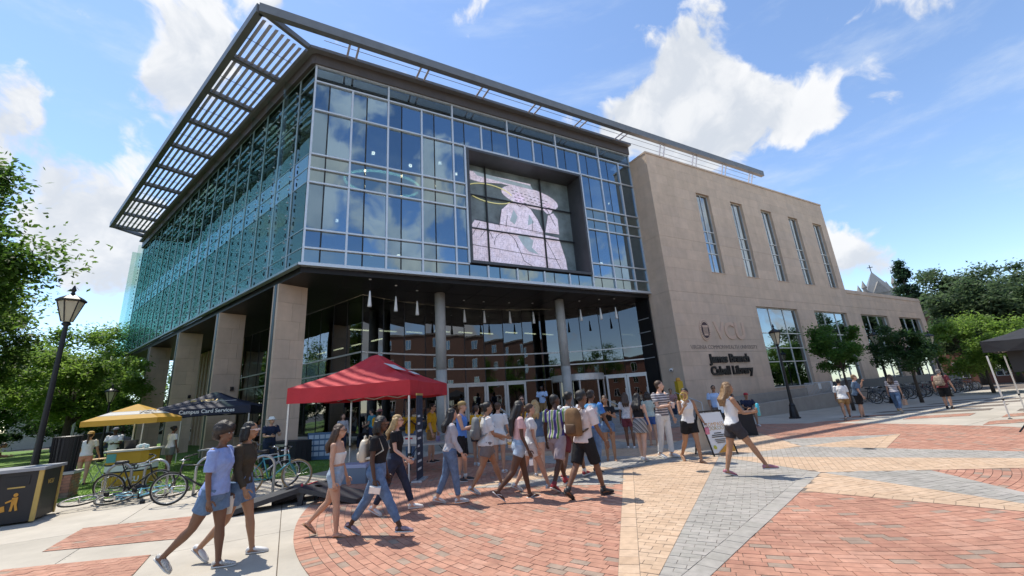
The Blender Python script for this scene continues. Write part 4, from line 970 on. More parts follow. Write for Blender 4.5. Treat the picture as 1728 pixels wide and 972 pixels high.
# --- bicycles
def bike_meshes(fm,tyre,detail=True):
    """list of (name, mesh, sub list); wheels r .34 at x=-.52 / .52, ground z=0"""
    R=.34; out=[]
    n,k=(32,7) if detail else (18,5)
    for x in (-.52,.52):
        ty=MB(); ty.torus((x,0,R),R-.018,.018 if detail else .022,n,k); rm=MB(); rm.torus((x,0,R),R-.045,.011,n,5)
        sp=MB()
        for q in range(16 if detail else 8): a=2*PI*q/(16 if detail else 8)+.1; sp.tube([(x,.015*(1 if q%2 else -1),R),(x+(R-.05)*math.cos(a),0,R+(R-.05)*math.sin(a))],.0025 if detail else .004,3,cap=False)
        sp.tube([(x,-.05,R),(x,.05,R)],.022,8)
        out.append(('wheel',ty.mesh('wheel',tyre,True),[('rim',rm.mesh('rim',M_steel,True)),('spokes',sp.mesh('spokes',M_chrome))]))
    f=MB(); bb=(-.08,0,.29); seat=(-.22,0,.80); head0=(.36,0,.62); head1=(.33,0,.80); ra=(-.52,0,R)
    for a,b_,r in ((bb,seat,.016),(bb,head0,.019),((-.2,0,.74),head1,.015)): f.tube([a,b_],r,8)
    f.tube([head0,head1],.02,8)
    for s in (-.05,.05):
        f.tube([(bb[0],s*.5,bb[2]),(ra[0],s,ra[2])],.009,6); f.tube([(-.2,s*.4,.74),(ra[0],s,ra[2])],.008,6)
    out.append(('frame',f.mesh('frame',fm,True),[])); fk=MB()
    for s in (-.05,.05): fk.tube([(.36,s*.6,.62),(.40,s,.55),(.52,s,R)],.011,6)
    fk.tube([(.36,-.03,.62),(.36,.03,.62)],.016,6); out.append(('fork',fk.mesh('fork',fm,True),[]))
    hb=MB(); hb.tube([head1,(.31,0,.92)],.013,6); hb.tube([(.22,-.28,.95),(.34,-.2,.94),(.33,0,.93),(.34,.2,.94),(.22,.28,.95)],.012,6); gp=MB()
    for s in (-1,1): gp.tube([(.22,s*.28,.95),(.14,s*.29,.955)],.018,6)
    out.append(('handlebar',hb.mesh('handlebar',M_chrome,True),[('grip',gp.mesh('grip',M_rub,True))]))
    sd_=MB(); sd_.tube([seat,(-.245,0,.90)],.013,6); sd_.loft([[(x,y*w_,z+.90) for y,z in ((-1,.0),(-.6,.045),(0,.055),(.6,.045),(1,0),(0,-.02))] for x,w_ in ((-.38,.04),(-.34,.085),(-.26,.075),(-.18,.03),(-.11,.018))]); out.append(('saddle',sd_.mesh('saddle',M_blkp,True),[]))
    cr=MB(); cr.torus((bb[0],.035,bb[2]),.085,.006,20,5); cr.tube([(bb[0],-.05,bb[2]),(bb[0],.05,bb[2])],.02,8); cr.tube([(bb[0],.055,bb[2]),(bb[0]+.12,.06,bb[2]-.11)],.009,5); cr.tube([(bb[0],-.055,bb[2]),(bb[0]-.12,-.06,bb[2]+.11)],.009,5)
    cr.box((bb[0]+.12,.11,bb[2]-.11),(.09,.08,.02)); cr.box((bb[0]-.12,-.11,bb[2]+.11),(.09,.08,.02)); cr.tube([(bb[0],.035,bb[2]+.085),(ra[0],.035,R+.04)],.004,4); cr.tube([(bb[0],.035,bb[2]-.085),(ra[0],.035,R-.04)],.004,4); out.append(('crank',cr.mesh('crank',M_blk,True),[]))
    return out
BK={}
def bicycle(label,loc,rot,col,tyre=None,detail=True,group=None):
    key=(col,tyre.name if tyre else '',detail)
    if key not in BK: BK[key]=bike_meshes(mat('bike_paint_%d'%len(BK),col,.35,.2,coat=.4),tyre or M_rub,detail)
    t=thing('bicycle',label,'bicycle',loc,rot,group)
    for nm,me,sub in BK[key]:
        p=link(nm,me,t)
        for n2,m2 in sub: link(n2,m2,p)
    return t
bicycle('dark bicycle locked upright to a steel rack, front wheel towards the fallen bikes',(-7.25,9.75,.0),(rad(-6),0,rad(205)),(.02,.02,.025))
bicycle('teal road bicycle with tan tyres leaning at a steel rack',(-5.9,10.25,0),(rad(5),0,rad(15)),(.06,.30,.36),M_rubt)
bicycle('silver bicycle with chrome bars standing close beside the teal bicycle',(-6.4,10.6,0),(rad(-7),0,rad(25)),(.45,.46,.47))
bicycle('light blue bicycle fallen flat on the concrete below the racks',(-8.6,9.75,.10),(rad(-78),0,rad(22)),(.22,.55,.68))
bicycle('grey bicycle fallen flat beside the waste bins',(-9.3,9.75,.12),(rad(80),0,rad(-150)),(.25,.25,.25))
bicycle('black bicycle leaning against the rack behind the fallen bikes',(-9.35,10.55,0),(rad(16),0,rad(12)),(.015,.015,.016))
cols=[(.02,.02,.022),(.05,.06,.10),(.30,.30,.31),(.16,.02,.02)]
for k in range(15):
    p=L2W(12.2+1.22*k+(.5 if k>6 else 0),-4.35-.12*(k%2)); a=AF-75+random.uniform(-14,14)
    bicycle(['black','navy blue','silver','dark red'][k%4]+' bicycle parked in the row along the low wall under the street trees',(p.x,p.y,0),(rad(random.uniform(-7,7)),0,rotz_of(a)),cols[k%4],None,False,'bicycles parked along the low wall')
# --- pop-up tents
def tent(label,FLp,side,a,eave,val,peak,m,leg=M_white,depth=None,lm=None):
    """FLp front-left foot, a azimuth of the front edge; local x along front, y back"""
    depth=depth or side; t=thing('canopy_tent',label,'tent',(*FLp,0),rotz_of(a)); W,D=side,depth; top=eave+val
    c=MB(); n=10; cx,cy=W/2,D/2; rings=[]
    def edge(u): # perimeter point, u in 0..4
        k=int(u)%4; f=u-int(u); return [(f*W,0),(W,f*D),(W-f*W,D),(0,D-f*D)][k]
    for lv,(s,z) in enumerate(((1.0,eave),(1.0,top),(.66,top+(peak-top)*.27),(.33,top+(peak-top)*.60),(.08,top+(peak-top)*.95),(.01,peak))):
        R_=[]
        for i in range(24):
            x,y=edge(i/6); sag=.03*math.sin(PI*(i%6)/6)*(1 if 0<lv<4 else 0); ox,oy=(.06,.06)
            w_=.012*math.sin(i*2.7+lv*1.9) if lv<4 else 0; R_.append((cx+(x-cx)*s*1.03+w_,cy+(y-cy)*s*1.03-w_,z-sag+w_*.6-(.02*math.sin(2*PI*(i%6)/6) if lv==0 else 0)))
        rings.append(R_)
    c.loft(rings,cap=False); c.loft([[(x*.997+.004,y*.997+.004,z-.012) for x,y,z in r][::-1] for r in rings],cap=False); cv_=c.build('canopy',m,t)
    for x,y in ((0,0),(W,0),(W,D),(0,D)):
        q=MB(); q.box((x,y,1.0),(.035,.035,2.0)); q.box((x,y,.57+.75),(.042,.042,1.45)); q.box((x,y,.62),(.055,.055,.06),m=1); q.box((x,y,.01),(.09,.09,.02),m=1); q.build('leg',[leg,M_blk],t)
    for (x0,y0),(x1,y1) in (((0,0),(W,0)),((W,0),(W,D)),((W,D),(0,D)),((0,D),(0,0))):
        q=MB(); N_=4
        for i in range(N_):
            a0,a1=Vector((x0,y0,eave+.03)).lerp(Vector((x1,y1,eave+.03)),i/N_),Vector((x0,y0,eave+.03)).lerp(Vector((x1,y1,eave+.03)),(i+1)/N_); h=.16
            q.beam(a0+Vector((0,0,h*(i%2))),a1+Vector((0,0,h*((i+1)%2))),.02,.03); q.beam(a0+Vector((0,0,h*((i+1)%2))),a1+Vector((0,0,h*(i%2))),.02,.03)
        q.build('truss',leg,t)
    return t,W,D,top,peak
M_redf=mat('red_canvas',(.58,.035,.045),.75,var=.10,vscale=3,bump=.8,bscale=5,trans=.12); M_navf=mat('navy_canvas',(.018,.022,.045),.7,var=.15,vscale=3,bump=.7,bscale=5); M_blkf=mat('black_canvas',(.018,.018,.02),.7,var=.1,bump=.7,bscale=5)
M_leg=mat('tent_leg',(.62,.60,.56),.4,.3)
RT,W,D,top,pk=tent('red pop-up canopy tent over the welcome table',(-5.78,10.5),3.12,96,1.98,.36,3.22,M_redf,M_leg)
for y0,y1,u0,u1 in ((.55,1.35,.42,.62),(1.45,1.95,.30,.42)):
    q=MB(); P=[(W/2+(W/2)*(1-u)*1.03+.035,y,top+(pk-top)*(.27*u/.34 if u<.34 else .27+.33*(u-.34)/.33)+.035) for y,u in ((y0,u0),(y1,u0),(y1,u1),(y0,u1))]; q.add(P,[(0,1,2,3)]); q.add([(a,b,c-.006) for a,b,c in P],[(3,2,1,0)]); q.build('white_mark',M_white,RT)
NV,W,D,top,pk=tent('navy pop-up canopy tent with lettering beside the yellow parasol',(-14.1,15.75),3.4,70,1.92,.30,2.88,M_navf,M_leg)
lettering('Campus Card Services',.20,M_white,NV,wallM((W/2+.28,-.062,1.92+.15),(1,0,0)),.004,.004)
sl_=math.atan2(pk-top,D/2); up=(0,math.cos(sl_),math.sin(sl_)); lettering('VCU',.30,M_gold,NV,wallM((W/2+.1,D*.17,top+(pk-top)*.36),(1,0,0),up)@Matrix.Translation((0,0,.05)),.004,.01)
q=MB(); q.box((W/2+.55,D*.13,top+(pk-top)*.30+.04),(1.1,.02,.012)); q.build('lettering_rule',M_white,NV)
q=MB(); q.lathe([(.0,0),(.11,0),(.11,.006)],18); o=q.build('emblem',M_gold,NV); o.matrix_local=wallM((W/2-.42,D*.17,top+(pk-top)*.36),(1,0,0),up)@Matrix.Translation((0,0,.05))
BT,W,D,top,pk=tent('black pop-up canopy tent at the edge of the plaza with one pale leg',(15.9,14.2),3.2,146,2.16,.36,3.2,M_blkf,M_leg)
q=MB(); q.bx(.35,1.1,.9,1.5,1.45,2.15); q.build('hanging_speaker',M_blkp,BT)
tp=thing('speaker_stand','black tripod stand under the black canopy tent','stand',(13.3,11.0,0),0)
for k in range(3): a=2*PI*k/3+2.6; q=MB(); q.tube([(0,0,.75),(.62*math.cos(a),.62*math.sin(a),0)],.018,6); q.build('leg',M_blk,tp)
q=MB(); q.tube([(0,0,.2),(0,0,2.0)],.02,8); q.build('pole',M_blk,tp)
# --- yellow parasol and kiosk
YU=thing('parasol','square yellow parasol with a white and black band over the kiosk','parasol',(-13.15,14.35,0),rad(20)); zE,zP=1.93,2.42; Hf=.98
q=MB(); q.tube([(0,0,0),(0,0,zP)],.022,8); q.lathe([(.25,0),(.25,.05),(.05,.09)],16); q.build('pole',M_white,YU)
M_yel=mat('parasol_yellow',(.62,.36,.06),.7,var=.05,trans=.3); M_ywh=mat('parasol_white',(.72,.70,.68),.7,trans=.25)
c=MB(); lev=[(1.0,zE-.16,0),(1.0,zE,0),(.74,zE+(zP-zE)*.27,0),(.70,zE+(zP-zE)*.31,2),(.54,zE+(zP-zE)*.48,1),(.50,zE+(zP-zE)*.52,2),(.02,zP,0)]
def sq(s,z): return [(s*Hf*x,s*Hf*y,z) for x,y in ((-1,-1),(-.5,-1),(0,-1),(.5,-1),(1,-1),(1,-.5),(1,0),(1,.5),(1,1),(.5,1),(0,1),(-.5,1),(-1,1),(-1,.5),(-1,0),(-1,-.5))]
for (s0,z0,m0),(s1,z1,m1) in zip(lev,lev[1:]): c.loft([sq(s0,z0),sq(s1,z1)],m=m1,cap=False)
c.build('canopy',[M_yel,M_ywh,M_blkp],YU)
for k in range(4): a=PI/4+k*PI/2; q=MB(); q.tube([(0,0,zP-.06),(Hf*1.38*math.cos(a),Hf*1.38*math.sin(a),zE-.02)],.01,5); q.build('rib',M_steel,YU)
lettering('VCU',.26,M_blkp,YU,wallM((.55,-Hf*.60,zE+(zP-zE)*.41),(1,0,0),(0,.78,.4))@Matrix.Translation((0,0,.02)),.003,.008)
KI=thing('kiosk_counter','yellow kiosk counter with white and black bands under the parasol','kiosk',(-11.9,13.1,0),rad(12))
q=MB(); prof=[(-.55,.32),(-.55,-.22),(-.40,-.34),(.40,-.34),(.55,-.22),(.55,.32)]
for z0,z1,m in ((0,.40,0),(.40,.44,2),(.44,.60,1),(.60,.64,2),(.64,.98,0)): q.prism(prof,z0+.001,z1,m=m)
q.build('panel',[mat('kiosk_yellow',(.55,.30,.02),.5,var=.05),M_white,M_blkp],KI)
q=MB(); q.prism([(x*1.14,y*1.14) for x,y in prof],.981,1.03); q.build('counter_top',mat('counter_top',(.60,.57,.50),.5,var=.05),KI)
lettering('VCU',.17,M_blkp,KI,wallM((.22,-.346,.52),(1,0,0)),.003,.006); lettering('VCU',.2,M_white,KI,wallM((.25,-.346,.2),(1,0,0)),.003,.006)
q=MB(); q.bx(-.46,-.22,-.352,-.345,.70,.94); q.build('notice',mat('notice_teal',(.10,.35,.33),.5),KI)
t=tag(link('tub',None,None,(-12.15,13.25,1.03)),'black plastic tub standing on the kiosk counter','tub'); q=MB(); q.lathe([(.14,0),(.17,.24),(.18,.25),(.155,.25),(.13,.02)],18); q.build('tub_body',M_blkp,t,True)
t=tag(link('bag_heap',None,None,(-11.65,13.1,1.03)),'heap of small pale bags on the kiosk counter','bags')
for k in range(7): q=MB(); q.ellipsoid((.09*(k%4)-.12,.07*(k//4),.05+.015*(k%3)),(.07,.05,.06),8,6); q.build('bag',mat('bag_pale_%d'%(k%2),[(.55,.58,.55),(.35,.50,.50)][k%2],.6,var=.2,vscale=20),t,True)
def bistro(loc,label):
    t=thing('bistro_table',label,'table',loc,random.uniform(0,2)); q=MB(); q.lathe([(.32,.70),(.33,.72),(.32,.735)],22); q.build('table_top',M_wood,t)
    for s in (-1,1):
        for u in (-1,1): q=MB(); q.tube([(-.24*s,.18*u,0),(.22*s,.18*u,.70)],.014,6); q.build('leg',mat('pale_green_metal',(.42,.52,.46),.5),t)
bistro((-14.2,14.3,0),'small folding table with wooden top on the lawn by the kiosk'); bistro((-21.5,17.0,0),'folding table on the far lawn beside the bending person')
for x,y,lb in ((-15.3,13.2,'heap of yellow and orange toys on the lawn near the trash can'),(-17.5,13.5,'basket of orange and white things on the lawn behind the bins')):
    t=tag(link('basket',None,None,(x,y,.02)),lb,'basket'); q=MB(); q.lathe([(.22,0),(.30,.2),(.32,.21),(.2,.02)],16); q.build('bowl',M_wood,t)
    for k in range(5): q=MB(); q.ellipsoid((.12*math.cos(k*1.3),.12*math.sin(k*1.3),.22),(.08,.08,.06),8,6); q.build('toy',M_org if k%2 else M_yel,t,True)
# --- welcome table, banner, cooler, cornhole boards, A-frame
def folding_table(name,label,loc,a,L,Wd,h,topm,cloth=None):
    t=thing(name,label,'table',loc,rotz_of(a)); q=MB(); q.bx(-L/2,L/2,-Wd/2,Wd/2,h-.045,h); q.build('table_top',topm,t)
    for s in (-1,1):
        q=MB(); x=s*(L/2-.28)
        for u in (-1,1): q.tube([(x,u*(Wd/2-.08),h-.05),(x+s*.04,u*(Wd/2-.05),0)],.014,6)
        q.tube([(x,-Wd/2+.08,.25),(x,Wd/2-.08,.25)],.011,5); q.tube([(x,0,.26),(x-s*.35,0,h-.06)],.010,5); q.build('leg',M_blk,t)
    if cloth:
        q=MB(); n=40; P=[]
        per=[(-L/2-.01,-Wd/2-.01),(L/2+.01,-Wd/2-.01),(L/2+.01,Wd/2+.01),(-L/2-.01,Wd/2+.01)]
        for i in range(4):
            for k in range(10): a_,b_=Vector((*per[i],0)),Vector((*per[(i+1)%4],0)); P.append(a_.lerp(b_,k/10))
        rings=[]
        for z,w in ((h+.006,0),(h-.03,.003),(.4,.02),(.03,.035)):
            R_=[]
            for i,p in enumerate(P):
                o=p.normalized()*w*(1+.8*math.sin(i*2.1)); R_.append((p.x+o.x,p.y+o.y,z))
            rings.append(R_)
        q.loft(rings[::-1],cap=False); q.add([(p[0],p[1],h+.006) for p in per],[(0,1,2,3)]); q.build('tablecloth',cloth,t)
    return t
M_tabg=mat('grey_table',(.33,.32,.31),.5,var=.06)
folding_table('welcome_table','grey folding table with boxes under the red tent',(-2.55,11.7,0),100,1.83,.75,.74,M_tabg)
bx_=tag(link('carton',None,None,(-2.95,11.65,.74),rad(-15)),'white cardboard carton with red print on the table under the red tent','box'); q=MB(); q.bx(-.22,.22,-.15,.15,0,.20); q.build('carton_body',mat('carton_white',(.66,.65,.62),.7),bx_); q=MB(); q.bx(-.16,.06,-.154,-.151,.12,.16); q.build('print',M_redf,bx_)
for x,y,c,lb in ((-2.3,11.75,(.30,.26,.45),'small purple tub on the welcome table'),(-2.05,11.7,(.62,.22,.06),'small orange tub on the welcome table')):
    t=tag(link('tub',None,None,(x,y,.74)),lb,'tub'); q=MB(); q.lathe([(.05,0),(.065,.13),(.07,.135)],14); q.build('tub_body',mat(lb[6:10],c,.5),t,True)
BS=thing('banner_stand','dark roll-up banner stand with white print beside the red tent leg','banner',(-2.48,10.4,0),rotz_of(2)); q=MB(); q.bx(-.30,.30,-.12,.12,0,.05); q.build('foot',M_alu,BS)
q=MB(); q.bx(-.27,.27,-.006,.006,.05,1.95); q.build('banner',mat('banner_navy',(.03,.035,.06),.6,var=.1),BS); q=MB(); q.bx(-.28,.28,-.012,.012,1.95,2.0); q.build('top_bar',M_gold,BS)
for k in range(8): q=MB(); z=.25+.17*k; q.bx(-.20,-.20+.40*random.uniform(.4,1),-.0085,-.0065,z,z+.05); q.build('print_line',M_white,BS)
CL=thing('cooler','blue grey cooler on the bricks beside the cornhole boards','cooler',(-4.1,10.75,0),rad(-12)); q=MB(); q.bx(-.36,.36,-.22,.22,0,.36); q.build('cooler_body',mat('cooler_grey',(.16,.20,.26),.5),CL); q=MB(); q.bx(-.37,.37,-.23,.23,.362,.44); q.build('lid',mat('cooler_lid',(.38,.40,.55),.5),CL)
for s in (-1,1): q=MB(); q.tube([(s*.37,-.1,.25),(s*.41,-.1,.24),(s*.41,.1,.24),(s*.37,.1,.25)],.012,6); q.build('handle',M_blkp,CL)
t=thing('duffel_bag','dark navy bag slumped against the cooler','bag',(-4.65,10.95,0),.3); q=MB(); q.ellipsoid((0,0,.22),(.2,.16,.24)); q.build('bag_body',M_navf,t,True); q=MB(); q.tube([(-.1,0,.42),(0,0,.5),(.1,0,.42)],.015,6); q.build('strap',M_blkp,t)
def cornhole(loc,rz,label):
    t=thing('cornhole_board',label,'game board',loc,rz); L,Wd,z0,z1=1.22,.61,.09,.34; M=Matrix.Rotation(-math.atan2(z1-z0,L),3,'Y')
    q=MB(); sl=math.atan2(z1-z0,L); n=20; hc_=Vector((L/2-.23,0,0)); R=.076
    out=[]; 
    for i in range(n): a=2*PI*i/n; out.append((hc_.x+R*math.cos(a),R*math.sin(a)))
    def prj(a):
        c,s=math.cos(a),math.sin(a); ts=[]
        if c>1e-6: ts.append((L/2-hc_.x)/c)
        if c<-1e-6: ts.append((-L/2-hc_.x)/c)
        if s>1e-6: ts.append(Wd/2/s)
        if s<-1e-6: ts.append(-Wd/2/s)
        k=min(ts); return (hc_.x+k*c,k*s)
    angs=sorted([2*PI*i/n for i in range(n)]+[math.atan2(y,x-hc_.x)%(2*PI) for x in (-L/2,L/2) for y in (-Wd/2,Wd/2)]); V=[]; k=len(angs)
    for a in angs: V.append((hc_.x+R*math.cos(a),R*math.sin(a),0)); V.append((*prj(a),0))
    T=lambda p:Vector((p[0],p[1],z0+(z1-z0)*(p[0]+L/2)/L+p[2])); q.add([T(v) for v in V],[(2*i,2*i+1,2*((i+1)%k)+1,2*((i+1)%k)) for i in range(k)]); q.build('deck',mat('board_black',(.02,.022,.03),.55,var=.2,vscale=4),t)
    for y in (-Wd/2,Wd/2): q=MB(); q.beam(T((-L/2,y,-.045)),T((L/2,y,-.045)),.02,.085); q.build('side_rail',MATS['board_black'],t)
    for x in (-L/2,L/2): q=MB(); q.beam(T((x,-Wd/2,-.045)),T((x,Wd/2,-.045)),.02,.085); q.build('end_rail',MATS['board_black'],t)
    for y in (-Wd/2+.05,Wd/2-.05): q=MB(); q.beam(T((L/2-.08,y,-.06)),(L/2-.02,y,0),.04,.08,up=(1,0,0)); q.build('leg',MATS['board_black'],t)
    q=MB(); q.box(T((L/2-.02,-.1,.004)),(.04,.3,.006)); q.build('red_decal',M_redf,t); q=MB(); q.box(T((-.25,-.306,-.045)),(.03,.006,.04)); q.build('logo_patch',M_white,t)
cornhole((-5.0,8.55,0),rad(28),'black cornhole board on the concrete behind the walking pair'); cornhole((-4.55,9.25,0),rad(22),'black cornhole board with red corner behind the other two boards'); cornhole((-3.75,8.75,0),rad(172),'black cornhole board resting half on the brick circle')
AFR=thing('a_frame_sign','white sandwich board sign with orange corner on the plaza','sign',(4.9,11.2,0),rad(18)); hw,h=.36,1.04
for s,nm in ((-1,'front_panel'),(1,'rear_panel')):
    q=MB(); th=math.atan2(.30,h); c=Vector((0,s*.16,h/2+.03)); M=Matrix.Rotation(s*th,3,'X'); q.box(c,(2*hw-.04,.012,h-.06),M=M); q.build(nm,M_white,AFR)
    q=MB(); 
    for x in (-hw,hw): q.beam((x,s*.02,h+.03),(x,s*.33,0),.03,.025,up=(1,0,0))
    q.beam((-hw,s*.02,h+.02),(hw,s*.02,h+.02),.03,.03); q.build('frame',M_blk,AFR)
th=math.atan2(.30,h); upv=(0,math.sin(th),math.cos(th)); fp=lambda x,z,o=.012:(x,-.16-.30*(.5-z)-o,.03+.08+z*(h-.12)-.02)
def slab_on(name,poly,m,o=.012):
    q=MB(); q.add([fp(x,z,o) for x,z in poly],[tuple(range(len(poly)))]); q.add([fp(x,z,o-.002) for x,z in poly],[tuple(range(len(poly)-1,-1,-1))]); q.build(name,m,AFR)
slab_on('header_band',[(-.33,.88),(.33,.88),(.33,.98),(-.33,.98)],M_yel); slab_on('corner_wedge',[(-.20,.0),(.33,.0),(.33,.32)],M_org); slab_on('dot',[(-.24+.05*math.cos(a),.14+.05*math.sin(a)) for a in np.linspace(0,6.0,14)],mat('print_lime',(.5,.5,.06),.6))
for body,z,s,m in (('COMPASS',.70,.135,M_org),('COOKOUT',.60,.13,M_gold)):
    lettering(body,s,m,AFR,wallM(fp(0,z,.014),(1,0,0),upv),.001,.0)
for z,w_ in ((.47,.22),(.42,.40),(.375,.44),(.31,.34),(.27,.30),(.23,.26)): slab_on('print_line',[(-w_/2,z),(w_/2,z),(w_/2,z+.022),(-w_/2,z+.022)],M_black if z>.35 else M_stj,.0135)
folding_table('draped_table','black draped table beside the sandwich board near the stone wall',(7.0,14.9,0),100,1.6,.7,.76,M_blkp,mat('black_cloth',(.018,.018,.02),.85,var=.1))
t=tag(link('flyer_easel',None,None,(7.0,14.85,.766),rad(-20)),'small white flyer easel on the black draped table','easel'); q=MB(); M=Matrix.Rotation(rad(-18),3,'X'); q.box((0,0,.19),(.28,.01,.38),M=M); q.build('flyer',M_white,t); q=MB(); q.beam((0,.05,.25),(0,.16,0),.02,.01); q.build('easel_leg',M_blk,t)
t=folding_table('draped_table','black draped information table at the first stone pier',(-8.7,16.0,0),112,1.5,.7,.78,M_blkp,MATS['black_cloth']); q=MB(); q.bx(-.35,.30,-.415,-.405,.62,.70); q.build('print_band',M_steel,t)
t=thing('poster_board','blue and white poster board leaning beside the information table','board',(-7.55,16.0,0),rotz_of(100)); q=MB(); q.bx(-.5,.5,-.02,.02,.05,1.0); q.build('board',mat('poster_blue',(.06,.12,.22),.6,var=.2,vscale=3),t)
for j in range(4):
    for i in range(4): q=MB(); q.bx(-.44+.23*i,-.25+.23*i,-.028,-.021,.18+.2*j,.32+.2*j); q.build('note',mat('note_pale',(.40,.47,.56),.7),t)
folding_table('card_table','grey folding table under the navy tent',(-10.6,15.6,0),75,1.8,.7,.74,M_tabg)
t=thing('yellow_post','yellow emergency phone post by the stone corner','post',(8.2,21.6,0),rad(20)); q=MB(); q.bx(-.16,.16,-.12,.12,0,2.05); q.build('post',mat('safety_yellow',(.55,.36,.02),.5),t); q=MB(); q.lathe([(.10,2.05),(.13,2.08),(.09,2.22)],14); q.build('beacon',M_org,t)

for x,y,lb in ((3.62,9.05,'small round drain cover in the tan paving near the striding walker'),(8.1,10.35,'small round drain cover in the grey band of the compass star')):
    t=tag(link('drain_cover',None,None,(x,y,.0185)),lb,'drain'); q=MB(); q.lathe([(.0,.0),(.13,.0),(.13,.006),(.11,.006),(.11,.003)],20); q.build('rim',M_steel,t)
    for k in range(5): q=MB(); q.box((-.08+.04*k,0,.0045),(.018,.18-.02*abs(k-2),.004)); q.build('bar',M_blk,t)
# ---------------------------------------------------------------- people
SKIN={'pale':(.60,.37,.27),'light':(.52,.30,.205),'tan':(.36,.195,.115),'brown':(.17,.082,.048),'dark':(.085,.040,.024)}
def skinm(k): return mat('skin_'+k,SKIN[k],.5,var=.06,vscale=9,spec=.4)
HAIRC={'black':(.010,.009,.009),'dark':(.022,.014,.010),'brown':(.065,.035,.019),'blond':(.40,.27,.12),'grey':(.3,.29,.28),'sandy':(.22,.13,.06)}
def hairm(k): return mat('hair_'+k,HAIRC[k],.5,var=.35,vscale=30,bump=.5,bscale=70)
def cloth(name,c,var=.12,rough=.85): return mat('cloth_'+name,c,rough,var=var,vscale=14,bump=.55,bscale=18,spec=.2)
def striped(name,c1,c2,scale,axis='Z',c3=None,soft=.03):
    key='cloth_'+name
    if key in MATS: return MATS[key]
    m=bpy.data.materials.new(key); m.use_nodes=True; N=NT(m.node_tree); m.node_tree.nodes.clear(); out=N.n('ShaderNodeOutputMaterial'); b=N.n('ShaderNodeBsdfPrincipled',i_Roughness=.85)
    tc=N.n('ShaderNodeTexCoord'); w=N.n('ShaderNodeTexWave',i_Scale=scale,i_Distortion=.25,i_Detail=1.); w.bands_direction=axis; N.l(tc.outputs['Object'],w.inputs[0])
    col=N.mix(N.mr(w.outputs['Fac'],.5-soft,.5+soft),c1,c2)
    if c3:
        w2=N.n('ShaderNodeTexWave',i_Scale=scale*.47,i_Distortion=.3); w2.bands_direction=axis; N.l(tc.outputs['Object'],w2.inputs[0]); col=N.mix(N.mr(w2.outputs['Fac'],.6,.65),col,c3)
    N.l(col,b.inputs['Base Color']); N.l(b.outputs[0],out.inputs[0]); MATS[key]=m; return m
def tiedye():
    m=bpy.data.materials.new('cloth_tiedye'); m.use_nodes=True; N=NT(m.node_tree); m.node_tree.nodes.clear(); out=N.n('ShaderNodeOutputMaterial'); b=N.n('ShaderNodeBsdfPrincipled',i_Roughness=.85)
    tc=N.n('ShaderNodeTexCoord'); mp=N.n('ShaderNodeMapping'); mp.inputs['Location'].default_value=(-.02,0,-1.28); N.l(tc.outputs['Object'],mp.inputs[0]); nz=N.n('ShaderNodeTexNoise',i_Scale=9.,i_Detail=4.); N.l(mp.outputs[0],nz.inputs[0])
    ln=N.n('ShaderNodeVectorMath',operation='LENGTH'); N.l(mp.outputs[0],ln.inputs[0]); v=N.math('ADD',ln.outputs['Value'],N.math('MULTIPLY',N.math('SUBTRACT',nz.outputs['Fac'],.5),.22))
    r=N.n('ShaderNodeValToRGB'); N.l(N.mr(v,0,.34),r.inputs[0]); e=r.color_ramp.elements; e[0].position=0; e[0].color=(.65,.45,.10,1); e[1].position=1; e[1].color=(.03,.13,.45,1)
    for p,c in ((.22,(.62,.10,.22,1)),(.42,(.60,.55,.55,1)),(.58,(.10,.35,.60,1)),(.78,(.05,.18,.50,1))): x=e.new(p); x.color=c
    N.l(r.outputs[0],b.inputs['Base Color']); N.l(b.outputs[0],out.inputs[0]); MATS['cloth_tiedye']=m; return m
def plaid():
    return striped('plaid',(.10,.10,.10),(.24,.23,.22),9,'DIAGONAL',(.35,.33,.31))
def skin(mb,name,vox,m,parent,smooth=4,wrinkle=0.,seed=0,extra=None):
    """queue a voxel-skinned surface; all are evaluated together at the end"""
    o=link(name,mb.mesh(name,[],False),parent)
    r=o.modifiers.new('r','REMESH'); r.mode='VOXEL'; r.voxel_size=vox; r.use_smooth_shade=True
    q=o.modifiers.new('s','SMOOTH'); q.factor=.5; q.iterations=smooth
    JOBS.append((o,m,wrinkle,seed,extra)); return o
def ringE(c,u,v,a,b,n=14): return [Vector(c)+u*(a*math.cos(2*PI*i/n))+v*(b*math.sin(2*PI*i/n)) for i in range(n)]
def limb(mb,pts,rs,grow=0.,n=10): mb.tube(pts,[r+grow for r in rs],n)
WALK=dict(L=(24,6),R=(-18,14)); WALK2=dict(L=(-18,14),R=(24,6)); STAND=dict(L=(2,2),R=(-2,3)); STAND2=dict(L=(5,4),R=(-3,3))
STRIDE=dict(L=(-26,10),R=(30,4)); SIT=dict(L=(84,82),R=(80,78)); MID=dict(L=(10,3),R=(-12,42)); MID2=dict(L=(-12,42),R=(10,3))
HANDS={}
